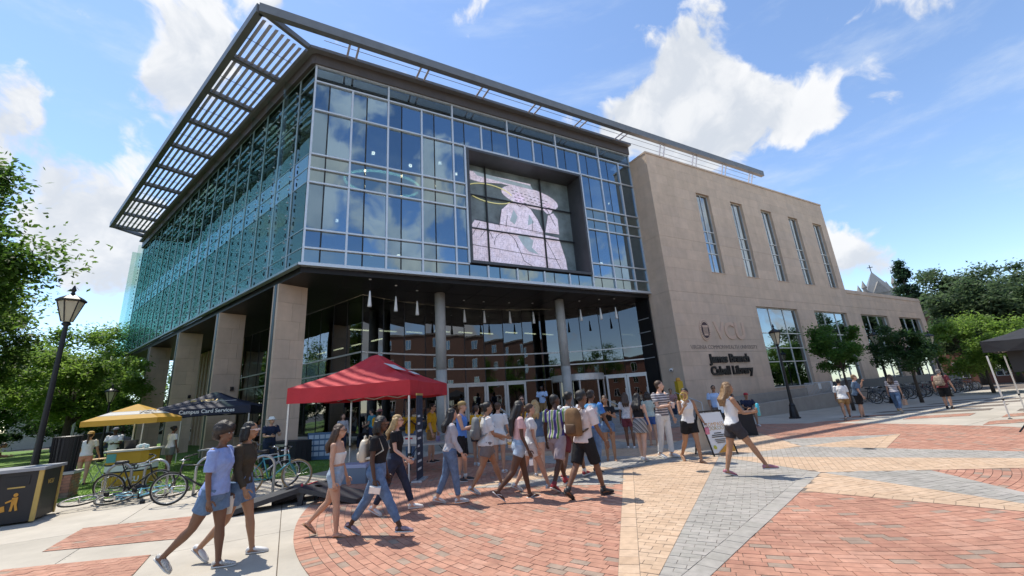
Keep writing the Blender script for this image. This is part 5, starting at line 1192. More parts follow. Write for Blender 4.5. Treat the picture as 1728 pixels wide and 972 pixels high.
def person(label,foot,face,H,skin_,hair,shirt,bottom,shoes,pose=STAND,armL=(6,7,10,0),armR=(6,7,10,0),sex='f',lean=3,head=(0,0),vox=.013,build=1.,group=None,sitz=None,glasses=None,headwear=None,feet_z=0.):
    """foot: ground point; face: azimuth faced. shirt=(style,material) bottom=(style,material) shoes=(style,material)
       arms: shoulder flex, abduct, elbow flex, inward.  Local frame: y forward, x to the person's right."""
    t=thing('person',label,'person',(foot[0],foot[1],feet_z),rad(-face),group); k=H
    hw=.052*k*(1.0 if sex=='m' else 1.02); th,sh=.245*k,.235*k; ank=.042*k
    def dirv(a): return Vector((0,math.sin(rad(a)),-math.cos(rad(a))))
    hipz=.52*k; legs={}
    for sd,key in ((-1,'L'),(1,'R')):
        a,kn=pose[key]; h=Vector((sd*hw,0,hipz)); kne=h+dirv(a)*th+Vector((sd*.004,0,0)); an=kne+dirv(a-kn)*sh; legs[sd]=[h,kne,an,a-kn]
    low=min(l[2].z-(max(0,-math.sin(rad(l[3])))*.09*k if l[3]<-12 else 0) for l in legs.values()); dz=ank-low if sitz is None else sitz-hipz
    off=Vector((0,0,dz)); 
    midx=(legs[-1][2].y+legs[1][2].y)/2 if sitz is None else 0; off.y=-midx
    for l in legs.values():
        for i in range(3): l[i]=l[i]+off
    pel=Vector((0,0,hipz))+off; R=Matrix.Rotation(rad(-lean),3,'X')
    def S(x,y,z): return pel+R@Vector((x*k,y*k,(z-.52)*k))
    g=build; f_=sex=='f'
    TOR=[(.462,.058,.052,0),(.485,.088*g,.068*g,-.002),(.515,(.100 if f_ else .093)*g,.074*g,-.006),(.545,(.097 if f_ else .091)*g,.072*g,-.006),(.585,(.083 if f_ else .085)*g,.062*g,0),(.62,(.073 if f_ else .082)*g,.056*g,.003),(.665,(.078 if f_ else .088)*g,.060*g,.004),(.715,(.086 if f_ else .097)*g,(.070 if f_ else .066)*g,.010 if f_ else .004),(.75,(.088 if f_ else .101)*g,.064*g,.006),(.79,.088 if f_ else .1,.052,-.002),(.815,.070,.043,-.006),(.835,.040,.036,-.006)]
    ux=Vector((1,0,0)); uy=R@Vector((0,1,0))
    def tor(mb,z0,z1,gr=0.,flare=0.):
        rs=[]
        def at(z):
            for (a,b) in zip(TOR,TOR[1:]):
                if a[0]<=z<=b[0]: q=(z-a[0])/(b[0]-a[0]); return [a[i]+(b[i]-a[i])*q for i in range(4)]
            return TOR[0] if z<TOR[0][0] else TOR[-1]
        zs=[z0]+[r[0] for r in TOR if z0<r[0]<z1]+[z1]
        for z in zs:
            r=at(z); e=gr+flare*max(0,(.6-z)/.14); rs.append(ringE(S(0,r[3],z),ux,uy,r[1]*k+e,r[2]*k+e))
        mb.loft(rs)
    shw=(.104 if f_ else .119); ARM={}
    for sd,A in ((-1,armL),(1,armR)):
        s,b,e,w=A; p0=S(sd*shw,-.004,.800); d1=Matrix.Rotation(rad(-lean),3,'X')@Vector((sd*math.sin(rad(b)),math.sin(rad(s))*math.cos(rad(b)),-math.cos(rad(s))*math.cos(rad(b)))); p1=p0+d1*.168*k
        d2=Vector((sd*math.sin(rad(b))*.6-sd*math.sin(rad(w)),math.sin(rad(s+e)),-math.cos(rad(s+e)))).normalized(); p2=p1+d2*.145*k; ARM[sd]=(p0,p1,p2,d2)
    af=(.9 if f_ else 1.05)*math.sqrt(g)
    # ---- body
    B=MB(); tor(B,.462,.835)
    lf=(1.0 if f_ else .98)*g
    for sd,(h,kn,an,sa) in legs.items():
        B.tube([h+Vector((-sd*.006,0,.03*k)),h.lerp(kn,.25),h.lerp(kn,.6),kn,kn.lerp(an,.3),kn.lerp(an,.7),an],[.054*k*lf,.053*k*lf,.043*k*lf,.031*k,.0325*k*lf,.023*k,.019*k],12)
        fp=rad(max(sa,-60)*.85) if sa<-12 else 0.; fd=Vector((sd*.12,math.cos(fp),math.sin(fp))).normalized(); fn=Vector((0,-math.sin(fp),math.cos(fp)))
        heel=an-fd*.028*k-fn*.022*k; toe=an+fd*.105*k-fn*.030*k; B.tube([heel,an-fn*.012*k,an+fd*.05*k-fn*.020*k,toe],[.019*k,.023*k,.021*k,.012*k],8,sq=(1.1,.85))
    for sd,(p0,p1,p2,d2) in ARM.items():
        B.ellipsoid(p0,(.031*k*af,.032*k*af,.034*k*af)); B.tube([p0,p0.lerp(p1,.5),p1,p1.lerp(p2,.3),p2],[.030*k*af,.026*k*af,.0215*k*af,.0215*k*af,.0145*k],10)
        ref=Vector((0,.7,.7)); tv=(ref-d2*ref.dot(d2)).normalized(); nv=d2.cross(tv).normalized()
        pc=p2+d2*.030*k; B.ellipsoid(pc,(.009*k,.023*k,.030*k),10,7,M=Matrix((nv,tv,d2)).transposed())
    nb=S(0,-.006,.825); hy,hp=head; hc_=S(0,.012,.928); HR=Matrix.Rotation(rad(-hy),3,'Z')@Matrix.Rotation(rad(-hp),3,'X')
    B.tube([nb,S(0,.0,.86),hc_+Vector((0,-.004*k,-.02*k))],[.036*k if not f_ else .031*k,.030*k if not f_ else .026*k,.030*k],12)
    HP=lambda x,y,z:hc_+HR@Vector((x*k,y*k,z*k)); B.ellipsoid(HP(0,-.004,.012),(.043*k,.054*k,.054*k),M=HR); B.ellipsoid(HP(0,.014,-.022),(.034*k,.038*k,.042*k),M=HR); B.ellipsoid(HP(0,.024,-.052),(.018*k,.018*k,.014*k),M=HR)
    B.ellipsoid(HP(0,.054,-.014),(.0075*k,.012*k,.012*k),8,6,M=HR)
    for sd in (-1,1): B.ellipsoid(HP(sd*.044,-.002,-.008),(.007*k,.012*k,.018*k),8,6,M=HR)
        # fingers grown out of the palm
    F=MB()
    for sd,(p0,p1,p2,d2) in ARM.items():
        ref=Vector((0,.7,.7)); tv=(ref-d2*ref.dot(d2)).normalized(); nv=d2.cross(tv).normalized(); med=Vector((-sd,0,0))
        if nv.dot(med)<0 and abs(nv.dot(med))>.05: nv=-nv
        curl=.55
        for q in range(4):
            base=p2+d2*.050*k+tv*(.016-.0107*q)*k; L=(.040,.046,.043,.034)[q]*k; c1,c2=curl*.5,curl*1.2
            m1=base+(d2*math.cos(c1)+nv*math.sin(c1))*L*.5; m2=m1+(d2*math.cos(c2)+nv*math.sin(c2))*L*.5; F.tube([base-d2*.01*k,base,m1,m2],[.0055*k,.0052*k,.0048*k,.0038*k],6)
        b0=p2+d2*.018*k+tv*.018*k; F.tube([b0,b0+(tv*.75+d2*.7+nv*.2)*.022*k,b0+(tv*.45+d2*.95+nv*.35)*.043*k],[.0068*k,.006*k,.0045*k],6)
    skin(B,'body',vox,skinm(skin_),t,3,extra=F)
    # ---- face
    if vox<.016:
        for sd in (-1,1):
            q=MB(); q.ellipsoid(HP(sd*.0165,.0465,.004),(.0075*k,.006*k,.0042*k),8,6,M=HR); q.build('eye',mat('eye_white',(.5,.48,.46),.3),t,True); q=MB(); q.ellipsoid(HP(sd*.0165,.0515,.004),(.0032*k,.003*k,.0035*k),6,5,M=HR); q.build('pupil',M_black,t,True)
            q=MB(); q.tube([HP(sd*.008,.0505,.0145),HP(sd*.017,.0495,.0175),HP(sd*.027,.044,.0135)],.0022*k,5); q.build('eyebrow',hairm('dark' if hair[1] not in ('blond',) else 'sandy'),t)
        q=MB(); q.ellipsoid(HP(0,.0495,-.037),(.012*k,.006*k,.0042*k),8,6,M=HR); c=SKIN[skin_]; q.build('mouth',mat('lips_'+skin_,(min(1,c[0]*.85),c[1]*.55,c[2]*.6),.45),t,True)
    # ---- hair
    st,hc=hair; Hm=MB(); cx=lambda a,b,c:HP(a,b,c)
    if st!='bald':
        if st=='afro': Hm.ellipsoid(HP(0,-.022,.036),(.078*k,.076*k,.060*k),M=HR); Hm.ellipsoid(HP(0,-.046,-.004),(.068*k,.046*k,.056*k),M=HR)
        elif st=='curly': Hm.ellipsoid(HP(0,-.008,.034),(.052*k,.060*k,.044*k),M=HR); Hm.ellipsoid(HP(0,-.030,.006),(.046*k,.032*k,.040*k),M=HR)
        else: Hm.ellipsoid(HP(0,-.012,.024),(.0475*k,.0545*k,.0495*k),M=HR); Hm.ellipsoid(HP(0,-.028,-.002),(.044*k,.034*k,.044*k),M=HR)
        if st=='long' or st=='xlong':
            e=-.20 if st=='long' else -.30
            for x0 in (-.03,0,.03): Hm.tube([HP(x0*.9,-.03,.02),HP(x0*1.25,-.052,-.05),S(x0*1.5,-.068*g-.012,.80),S(x0*1.35,-.072*g-.012,.93+e)],[.028*k,.028*k,.027*k,.012*k],10)
            for sd in (-1,1): Hm.tube([HP(sd*.040,-.006,.03),HP(sd*.048,-.008,-.03),S(sd*.050,-.03,.81)],[.018*k,.02*k,.016*k],8)
        if st=='bob':
            for x0 in (-.036,-.012,.012,.036): Hm.tube([HP(x0,-.03,.02),HP(x0*1.2,-.042,-.04),HP(x0*1.35,-.04,-.085)],[.026*k,.026*k,.016*k],8)
            for sd in (-1,1): Hm.tube([HP(sd*.040,-.0,.03),HP(sd*.048,-.004,-.03),HP(sd*.046,-.006,-.075)],[.018*k,.02*k,.013*k],8)
        if st=='bun': Hm.ellipsoid(HP(0,-.072,.03),(.026*k,.026*k,.026*k))
        if st=='pony': Hm.tube([HP(0,-.055,.025),HP(0,-.085,.0),S(0,-.085,.83),S(0,-.078,.75)],[.016*k,.02*k,.019*k,.008*k],8)
        skin(Hm,'hair',max(vox*.85,.009),hairm(hc),t,2,.0048*(2.0 if st in('afro','curly') else 1),len(label))
    if headwear:
        hk,hmn=headwear; q=MB()
        if hk=='cap': q.ellipsoid(HP(0,-.006,.036),(.052*k,.060*k,.040*k),M=HR); q.box(HP(0,-.075 if True else .08,.028),(.07*k,.05*k,.006*k),M=HR@Matrix.Rotation(.15,3,'X'))
        if hk=='visorcap': q.ellipsoid(HP(0,-.006,.036),(.052*k,.060*k,.040*k),M=HR); q.box(HP(0,.072,.026),(.07*k,.055*k,.006*k),M=HR)
        if hk=='hat': q.lathe([(.092*k,.0),(.094*k,.006*k),(.056*k,.012*k),(.052*k,.045*k),(.030*k,.058*k)],20,HP(0,-.006,.026))
        q.build('headwear',hmn,t,True)
    if glasses:
        q=MB()
        for sd in (-1,1): q.box(HP(sd*.019,.056,.004),(.026*k,.006*k,.016*k),M=HR); q.tube([HP(sd*.032,.054,.006),HP(sd*.046,.0,.006)],.0025*k,5)
        q.tube([HP(-.006,.058,.006),HP(.006,.058,.006)],.0025*k,5); q.build('glasses',glasses,t)
    # ---- clothes
    G=.0075+.004*(not f_); style,sm=shirt; C=MB()
    if style!='none':
        hem={'tee':.525,'loose':.505,'tank':.525,'crop':.63,'tube':.63,'long':.53,'croptee':.60,'polo':.515}[style]; topz={'tube':.735,'crop':.755,'tank':.795}.get(style,.826)
        tor(C,hem,topz,G+(.008 if style in('loose','tee','polo') else .002),.012 if style in('loose','tee','polo') else .004)
        slv={'tee':.62,'loose':.80,'croptee':.55,'polo':.70,'long':2}.get(style,0)
        if slv:
            for sd,(p0,p1,p2,d2) in ARM.items():
                rr=.034*k*af+G
                if slv<1.5: e=p0.lerp(p1,slv); C.tube([p0+Vector((-sd*.02*k,0,.006*k)),p0,p0.lerp(p1,slv*.5),e],[rr,rr,rr*.96,rr*.95+.004],12)
                else: C.tube([p0+Vector((-sd*.02*k,0,.006*k)),p0,p0.lerp(p1,.5),p1,p1.lerp(p2,.4),p1.lerp(p2,.93)],[rr,rr,rr*.9,rr*.82,rr*.76,.019*k+.006],12)
        elif style in ('tank','crop'):
            for sd in (-1,1):
                C.tube([S(sd*.045,.062*g,topz-.05),S(sd*.052,.035,.80),S(sd*.052,-.005,.832),S(sd*.05,-.045,.795),S(sd*.045,-.055*g,topz-.05)],.014*k,8)
        skin(C,'shirt' if style!='tube' else 'top',max(vox*.9,.010),sm,t,3,.0048 if style in('tee','loose','polo','long') else .002,len(label)*.7)
    bs,bmn=bottom; C=MB()
    if bs=='skirt':
        rs=[]
        for z,e in ((.615,.006),(.56,.012),(.50,.02),(.44,.032),(.40,.04)):
            r=.1*k*g; rs.append(ringE(S(0,-.004,z),ux,uy,(.076 if z>.6 else .1)*k*g+e,(.06 if z>.6 else .08)*k*g+e,18))
        C.loft(rs[::-1])
    else:
        cut={'short':.36,'shorts':.55,'long':.88,'pants':3,'jeans':3,'capri':2.8}[bs]; wide=bs in('shorts','long'); tor(C,.462,.612 if f_ else .595,G*.8)
        for sd,(h,kn,an,sa) in legs.items():
            a0=h+Vector((-sd*.006,0,.03*k)); gr=G+(.008 if wide else 0); r0=.055*k*lf+gr
            if cut<1: e=h.lerp(kn,cut); r1=(.055-.012*cut)*k*lf+gr+(.004 if wide else .002); C.tube([a0,h.lerp(kn,.1),h.lerp(kn,cut*.6),e],[r0,r0,(r0+r1)/2,r1],14)
            else:
                q=.92 if bs=='pants' else .84 if bs=='jeans' else .8; C.tube([a0,h.lerp(kn,.25),h.lerp(kn,.6),kn,kn.lerp(an,.35),kn.lerp(an,q)],[r0,.053*k*lf+gr,.044*k*lf+gr,.036*k+gr,.034*k+gr,.025*k+gr+(.006 if bs=='pants' else 0)],14)
    skin(C,{'skirt':'skirt','pants':'trousers','jeans':'jeans','capri':'jeans'}.get(bs,'shorts'),max(vox*.9,.010),bmn,t,3,.0034,len(label)*.3)
    # ---- shoes
    ss,sm1=shoes
    for sd,(h,kn,an,sa) in legs.items():
        fp=rad(max(sa,-60)*.85) if sa<-12 else 0.
        if sitz is not None: fp=0.
        fd=Vector((sd*.12,math.cos(fp),math.sin(fp))).normalized(); fn=Vector((0,-math.sin(fp),math.cos(fp))); fn=(fn-fd*fn.dot(fd)).normalized(); fx=fd.cross(fn); base=an-fn*.042*k
        q=MB(); 
        def sring(y,w,z0,z1,n=10): 
            c=base+fd*y*k; return [c+fx*(w*k*math.cos(2*PI*i/n))+fn*(k*(z0+(z1-z0)*(.5+.5*math.sin(2*PI*i/n)))) for i in range(n)]
        sole=[(-.040,.012),(-.030,.020),(.0,.021),(.05,.025),(.09,.025),(.112,.016),(.120,.006)]
        q.loft([sring(y,w+.003,0,.014 if ss!='flip' else .010) for y,w in sole],m=1 if ss not in('flip','boot') else 0)
        if ss=='flip':
            for s2 in (-1,1): q.tube([base+fd*.085*k+fn*.012*k,base+fd*.05*k+fn*.032*k+fx*s2*.018*k,base+fd*.01*k+fn*.014*k+fx*s2*.021*k],.004*k,5)
        else:
            hi=.062 if ss in('boot','hightop') else .050
            q.loft([sring(y,w,.010,z) for (y,w),z in zip(sole,(hi*.8,hi,hi,.045,.033,.026,.014))])
            if ss in('boot','hightop'): q.tube([an-Vector((0,0,.01*k)),an.lerp(kn,.16)],[.026*k,.025*k],10)
            if ss=='sock': q.tube([an-Vector((0,0,.01*k)),an.lerp(kn,.18)],[.0235*k,.0235*k],10,m=1)
        q.build('shoe' if ss!='flip' else 'sandal',[sm1,M_sole],t,True)
    M=Matrix.Translation((foot[0],foot[1],feet_z))@Matrix.Rotation(rad(-face),4,'Z')
    HANDS[label]={'L':(M@(ARM[-1][2]+ARM[-1][3]*.055*k)),'R':(M@(ARM[1][2]+ARM[1][3]*.055*k)),'M':M,'S':S,'head':M@hc_,'k':k,'g':g}
    return t
M_sole=mat('shoe_sole',(.62,.61,.58),.6)
W_=cloth('white',(.70,.70,.69),.05); BL=cloth('black',(.016,.016,.018)); DEN=cloth('denim',(.12,.19,.31),.25); DENL=cloth('denim_light',(.34,.43,.53),.2); DEND=cloth('denim_dark',(.030,.040,.07),.2); YEL=cloth('yellow',(.62,.33,.02)); NAVY=cloth('navy',(.022,.030,.06)); GRY=cloth('grey_short',(.20,.18,.175)); KHA=cloth('khaki',(.28,.17,.075)); LBL=cloth('pale_blue',(.27,.35,.62)); PINK=cloth('pink_tee',(.62,.40,.39)); LGR=cloth('light_grey',(.42,.41,.43)); LAV=cloth('lav_short',(.36,.32,.35)); OLV=cloth('olive',(.055,.045,.032)); BLUE=cloth('tank_blue',(.10,.23,.58)); SLB=cloth('slate_blue',(.10,.15,.23)); CORAL=cloth('coral',(.65,.28,.20)); TEAL=cloth('teal_shirt',(.06,.25,.33)); MAR=cloth('maroon',(.16,.04,.05)); POLO=cloth('polo_blue',(.42,.55,.78)); DGR=cloth('dark_grey',(.045,.042,.048)); BLS=cloth('blue_short',(.05,.10,.28))
SN=mat('shoe_white',(.66,.65,.64),.5); SB=mat('shoe_black',(.02,.02,.022),.5); SR=mat('shoe_red',(.32,.03,.04),.5,var=.6,vscale=14); SP_=mat('shoe_pinkgrey',(.34,.24,.27),.5,var=.5,vscale=25); ST=mat('sandal_tan',(.30,.18,.10),.6); SPK=mat('shoe_pink',(.42,.16,.20),.5)
STR=striped('tee_stripe',(.50,.47,.47),(.085,.08,.10),5.2); STRW=striped('tee_stripe_w',(.62,.60,.60),(.16,.16,.22),4.); VST=striped('shirt_multi',(.10,.24,.05),(.50,.48,.40),5.5,'X',(.06,.05,.22)); TD=tiedye(); PL=plaid()
SUNG=mat('sunglass_dark',(.015,.015,.015),.2); WG=mat('glasses_white',(.7,.6,.58),.4); BRG=mat('glasses_brown',(.20,.09,.05),.3)
N_=.011; M1=.0135; F_=.018
person('person in pale blue tee and denim shorts walking past the cornhole boards',(-3.97,5.36),84,1.64,'brown',('afro','dark'),('loose',LBL),('shorts',DEN),('sneaker',mat('shoe_check',(.45,.43,.40),.5,var=.8,vscale=60)),dict(L=(6,2),R=(-24,22)),(-2,8,12,0),(2,6,8,0),lean=2,vox=N_,build=1.05,head=(14,4))
person('person in olive top and white sunglasses walking beside the one in pale blue',(-3.86,5.80),84,1.66,'tan',('bob','black'),('long',OLV),('shorts',DEN),('sneaker',SN),dict(L=(14,4),R=(-14,30)),(-6,8,14,0),(8,7,20,0),vox=N_,build=1.0,glasses=WG)
person('person in white tube top and light denim shorts with long brown hair',(-2.91,6.38),86,1.52,'light',('long','brown'),('tube',W_),('short',DENL),('flip',ST),dict(L=(-20,26),R=(8,6)),(4,8,14,0),(0,6,12,0),vox=N_,lean=1,glasses=BRG)
person('person in black tee and cuffed jeans striding with a cream backpack',(-2.12,6.25),92,1.62,'dark',('bob','black'),('croptee',BL),('capri',DEN),('sneaker',SP_),STRIDE,(2,8,12,0),(0,7,10,0),vox=N_,build=1.06,glasses=BRG)
person('person with curly blond hair in black tee and dark jeans behind the cream backpack',(-2.22,7.42),90,1.58,'pale',('long','blond'),('croptee',BL),('jeans',DEND),('sneaker',SN),WALK,(0,6,20,0),(14,8,40,0),vox=N_,glasses=BRG)
person('person in light grey sweater and blue jeans with long black curls',(-1.38,7.82),70,1.60,'light',('long','black'),('long',LGR),('jeans',DEN),('sneaker',SN),dict(L=(-12,12),R=(10,4)),(4,10,14,0),(10,9,20,0),vox=N_,build=1.02)
person('person in blue tank top, black shorts and backwards cap holding a pink bottle',(-1.42,9.97),96,1.74,'light',('short','sandy'),('tank',BLUE),('long',BL),('sock',SB),STAND2,(8,6,70,10),(20,8,85,20),'m',lean=2,vox=M1,headwear=('cap',cloth('cap_tan',(.30,.22,.10))))
person('person with a hair bun in white tee and grey shorts wearing a grey backpack',(-.74,8.55),72,1.68,'tan',('bun','black'),('loose',W_),('shorts',GRY),('sneaker',SN),WALK,(16,8,50,5),(18,9,55,5),vox=N_,build=1.14)
person('person in pink tee and pale denim shorts with very long black braids',(-.21,7.76),78,1.68,'dark',('xlong','black'),('croptee',PINK),('short',DENL),('flip',SN),dict(L=(12,2),R=(-22,24)),(0,7,12,0),(4,6,18,0),vox=N_,head=(0,6))
person('person in white shorts and white sneakers half hidden behind the pink tee',(.12,8.35),80,1.60,'light',('pony','brown'),('tee',W_),('shorts',W_),('sneaker',SN),WALK2,vox=M1)
person('person with long blond hair in slate blue top and denim shorts seen from behind',(.33,9.85),12,1.66,'pale',('long','blond'),('loose',SLB),('short',DENL),('sneaker',SN),STAND,(10,8,40,20),(10,8,40,20),vox=M1)
person('person in white tee with short dark hair facing the entrance doors',(-.59,10.72),15,1.66,'light',('short','brown'),('loose',W_),('shorts',W_),('sneaker',SN),STAND,(16,8,70,20),(10,8,40,10),vox=M1)
person('person in multicoloured striped shirt and pale grey shorts walking to the doors',(.64,8.31),40,1.74,'dark',('short','black'),('tee',VST),('long',LAV),('hightop',SR),WALK,(0,10,10,0),(6,9,12,0),'m',vox=N_,head=(35,0))
person('person in white shirt walking between the striped shirt and the brown backpack',(1.01,9.09),30,1.78,'brown',('curly','black'),('tee',W_),('long',MAR),('sock',SR),WALK2,sex='m',vox=M1)
person('person in pinkish white tee and black shorts wearing a brown backpack',(1.01,7.55),52,1.78,'brown',('curly','black'),('loose',cloth('pale_pink',(.64,.56,.54),.05)),('long',BL),('boot',SB),dict(L=(-22,14),R=(20,4)),(-4,9,12,0),(14,12,16,0),'m',vox=N_,head=(10,0))
person('person in tie-dye shirt and jeans with short curly hair',(1.58,9.7),38,1.76,'brown',('curly','dark'),('tee',TD),('jeans',DEN),('sneaker',SB),dict(L=(6,4),R=(-8,8)),(6,8,12,0),(10,14,18,0),'m',vox=N_,build=1.03)
person('person in black v-neck tee and denim shorts standing with folded arms',(2.26,11.33),190,1.64,'tan',('bun','brown'),('croptee',BL),('short',DEN),('flip',ST),STAND2,(26,10,90,45),(24,10,88,45),vox=M1,head=(0,8))
person('person with long black hair in black top and plaid skirt holding a phone',(2.96,10.89),40,1.62,'pale',('long','black'),('crop',BL),('skirt',PL),('sneaker',SN),dict(L=(8,4),R=(-10,8)),(4,10,30,0),(4,8,14,0),vox=M1)
person('person in pale green blouse and blue shorts behind the striped tee',(4.12,13.7),20,1.66,'light',('bob','dark'),('tee',cloth('mint',(.42,.48,.44))),('shorts',BLS),('flip',ST),STAND,vox=M1)
person('person with long brown hair and white bag waiting near the steps',(3.32,13.4),15,1.68,'brown',('long','brown'),('tee',cloth('print_white',(.55,.52,.52),.3)),('shorts',MAR),('sneaker',SN),STAND2,vox=M1)
person('tall person in striped tee and white trousers carrying a pink cup',(3.63,11.19),150,1.90,'pale',('short','brown'),('tee',STR),('pants',W_),('sneaker',SN),dict(L=(4,4),R=(-6,8)),(-4,18,14,0),(26,8,72,35),'m',vox=M1,head=(-40,-2))
person('person in white tank and black shorts carrying a wooden fan and pink bottle',(3.92,10.3),172,1.70,'tan',('bun','black'),('tank',W_),('shorts',BL),('flip',ST),dict(L=(10,4),R=(-16,22)),(6,16,24,0),(24,12,105,10),vox=M1,head=(45,4))
person('person with long fair hair in white tank and dark shorts striding by the sandwich board',(4.17,8.36),92,1.73,'tan',('long','sandy'),('tank',W_),('shorts',DGR),('sneaker',SPK),dict(L=(-14,4),R=(32,3)),(28,8,62,20),(30,6,62,20),vox=N_,lean=2)
person('person in pale blue polo and sunglasses standing behind the black draped table',(7.6,16.6),196,1.72,'tan',('short','black'),('polo',POLO),('pants',GRY),('sneaker',SB),STAND,(8,8,40,20),(6,8,20,10),'m',vox=M1,glasses=SUNG)
person('person in pink shirt leaning by the yellow post with a drink',(7.6,21.3),200,1.72,'tan',('short','black'),('tee',cloth('dusty_pink',(.36,.20,.19))),('pants',DEND),('sneaker',SB),STAND,(20,8,80,30),(20,8,80,30),'m',vox=F_)
person('person in black tee sitting on the ramp wall ledge',(8.75,17.6),185,1.68,'brown',('short','black'),('tee',BL),('shorts',KHA),('sneaker',SB),SIT,(30,8,40,20),(30,8,40,20),vox=F_,sitz=.52)
person('person in red cap and navy shirt sitting on the ramp wall with papers',(9.5,17.9),190,1.68,'tan',('short','brown'),('tee',NAVY),('shorts',LGR),('sneaker',SN),SIT,(34,8,50,20),(34,8,50,20),'m',vox=F_,sitz=.52,headwear=('visorcap',cloth('cap_red',(.45,.05,.06))))
person('person in white tee and tan shorts walking with a companion in navy along the bikes',(13.2,17.5),35,1.66,'tan',('short','black'),('loose',W_),('shorts',KHA),('sneaker',SB),STRIDE,(10,8,20,0),(4,8,14,0),vox=M1,build=1.12)
person('person in navy tee and black shorts with one hand at the chin',(14.2,18.0),120,1.76,'light',('short','sandy'),('loose',SLB),('long',BL),('sneaker',SB),STAND2,(50,8,115,35),(6,8,14,0),'m',vox=M1,build=1.15)
person('person in striped tee and jeans carrying a tan bag past the parked bikes',(16.56,18.9),50,1.66,'light',('long','brown'),('tee',STRW),('capri',DEN),('sneaker',mat('shoe_mustard',(.42,.28,.06),.6)),WALK,vox=M1)
person('person in maroon shirt and black shorts wearing a patterned backpack',(19.05,19.2),60,1.74,'light',('short','grey'),('tee',MAR),('long',BL),('boot',SB),STAND2,(0,14,20,0),(0,14,20,0),'m',vox=M1,build=1.18,headwear=('cap',cloth('cap_grey',(.2,.19,.19))))
person('person in white sun hat and navy clothes standing by the information table',(-8.45,14.3),120,1.68,'light',('short','grey'),('polo',NAVY),('pants',NAVY),('sneaker',SB),STAND2,(24,10,70,30),(20,10,70,30),'m',vox=M1,build=1.15,headwear=('hat',W_),head=(0,-18))
person('person with a ponytail in white tee and coral shorts leaning over by the trash can',(-14.05,13.77),330,1.64,'light',('pony','brown'),('tee',W_),('short',CORAL),('sneaker',SB),STAND,(40,10,20,0),(20,10,20,0),vox=M1,lean=8,headwear=('cap',cloth('cap_straw',(.5,.36,.16))))
person('person in white shirt and black trousers sitting by the lawn table',(-15.6,16.3),160,1.70,'dark',('short','black'),('polo',W_),('pants',BL),('sneaker',BLS),STAND,(24,8,70,30),(24,8,70,30),'m',vox=F_,headwear=('visorcap',cloth('cap_dim',(.25,.25,.27))))
person('person in white top and grey shorts standing on the lawn under the navy tent',(-12.6,15.3),20,1.62,'brown',('bun','black'),('tee',W_),('shorts',cloth('sage',(.16,.17,.15))),('sneaker',SB),STAND,vox=F_)
person('person in white top and dark shorts bending over the far lawn table',(-22.0,17.4),60,1.64,'brown',('short','black'),('tee',W_),('shorts',BL),('sneaker',SB),STAND,(60,8,20,0),(60,8,20,0),vox=F_,lean=48)
person('person in yellow shirt and cap turned away at the back of the red tent',(-4.9,14.6),20,1.70,'tan',('short','black'),('loose',YEL),('pants',KHA),('sneaker',SB),STAND,(10,8,40,20),(10,8,40,20),'m',vox=F_,headwear=('cap',cloth('cap_rose',(.35,.16,.15))))
person('person in yellow shirt and jeans with crossed arms under the red tent',(-3.75,14.4),170,1.66,'dark',('short','black'),('loose',YEL),('jeans',DEN),('sneaker',SN),STAND,(28,8,95,45),(28,8,95,45),'m',vox=F_)
person('bearded person in yellow shirt standing behind the welcome table',(-2.85,13.4),95,1.76,'light',('short','black'),('loose',YEL),('shorts',KHA),('sneaker',SB),STAND,(6,10,12,0),(6,10,12,0),'m',vox=M1,build=1.1,glasses=SUNG)
person('person in yellow shirt and sunglasses facing out from the door crowd',(.05,13.4),178,1.80,'light',('short','brown'),('loose',YEL),('shorts',DGR),('sneaker',SB),STAND,(10,8,30,10),(20,8,60,20),'m',vox=M1,glasses=SUNG)
person('person in pale blue shirt with a dark strap standing at the glass doors',(1.15,21.4),190,1.72,'dark',('short','black'),('loose',POLO),('pants',KHA),('sneaker',SB),STAND,(24,8,80,40),(10,12,50,10),'m',vox=F_,feet_z=.58)
person('person in navy tee standing behind the one in white by the doors',(-1.0,12.6),60,1.70,'brown',('bun','black'),('tee',NAVY),('shorts',DGR),('sneaker',SB),STAND,(40,8,90,20),(10,8,20,0),vox=F_)
person('person in yellow tee half hidden behind the grey backpack',(-1.3,12.2),30,1.62,'light',('short','brown'),('loose',YEL),('shorts',DGR),('sneaker',SN),STAND,vox=F_)
person('person with long hair in pale sweater beside the poster board',(-7.4,17.6),140,1.62,'light',('long','brown'),('long',LGR),('jeans',DEND),('sneaker',SB),STAND,vox=F_)
person('person in dark hoodie talking beside the entrance glass',(-7.3,19.3),100,1.72,'dark',('short','black'),('long',NAVY),('jeans',DEND),('sneaker',SN),STAND,(10,8,50,20),(10,8,50,20),'m',vox=F_)
person('person in teal shirt talking to the one in the dark hoodie',(-6.6,18.9),280,1.74,'light',('short','black'),('tee',TEAL),('jeans',DEND),('sneaker',SB),STAND,(10,8,60,20),(10,8,40,20),'m',vox=F_)
person('person in white tank and grey shorts with raised hand by the dark side glass',(-11.8,19.6),140,1.64,'light',('pony','brown'),('tank',W_),('shorts',cloth('mid_blue',(.16,.18,.28))),('sneaker',SN),STAND,(30,8,120,20),(6,8,12,0),vox=F_)
person('person in lavender top standing beside the one with raised hand',(-12.4,20.0),120,1.66,'tan',('long','dark'),('tee',cloth('lavender',(.42,.40,.52))),('shorts',DGR),('sneaker',SN),STAND,vox=F_)
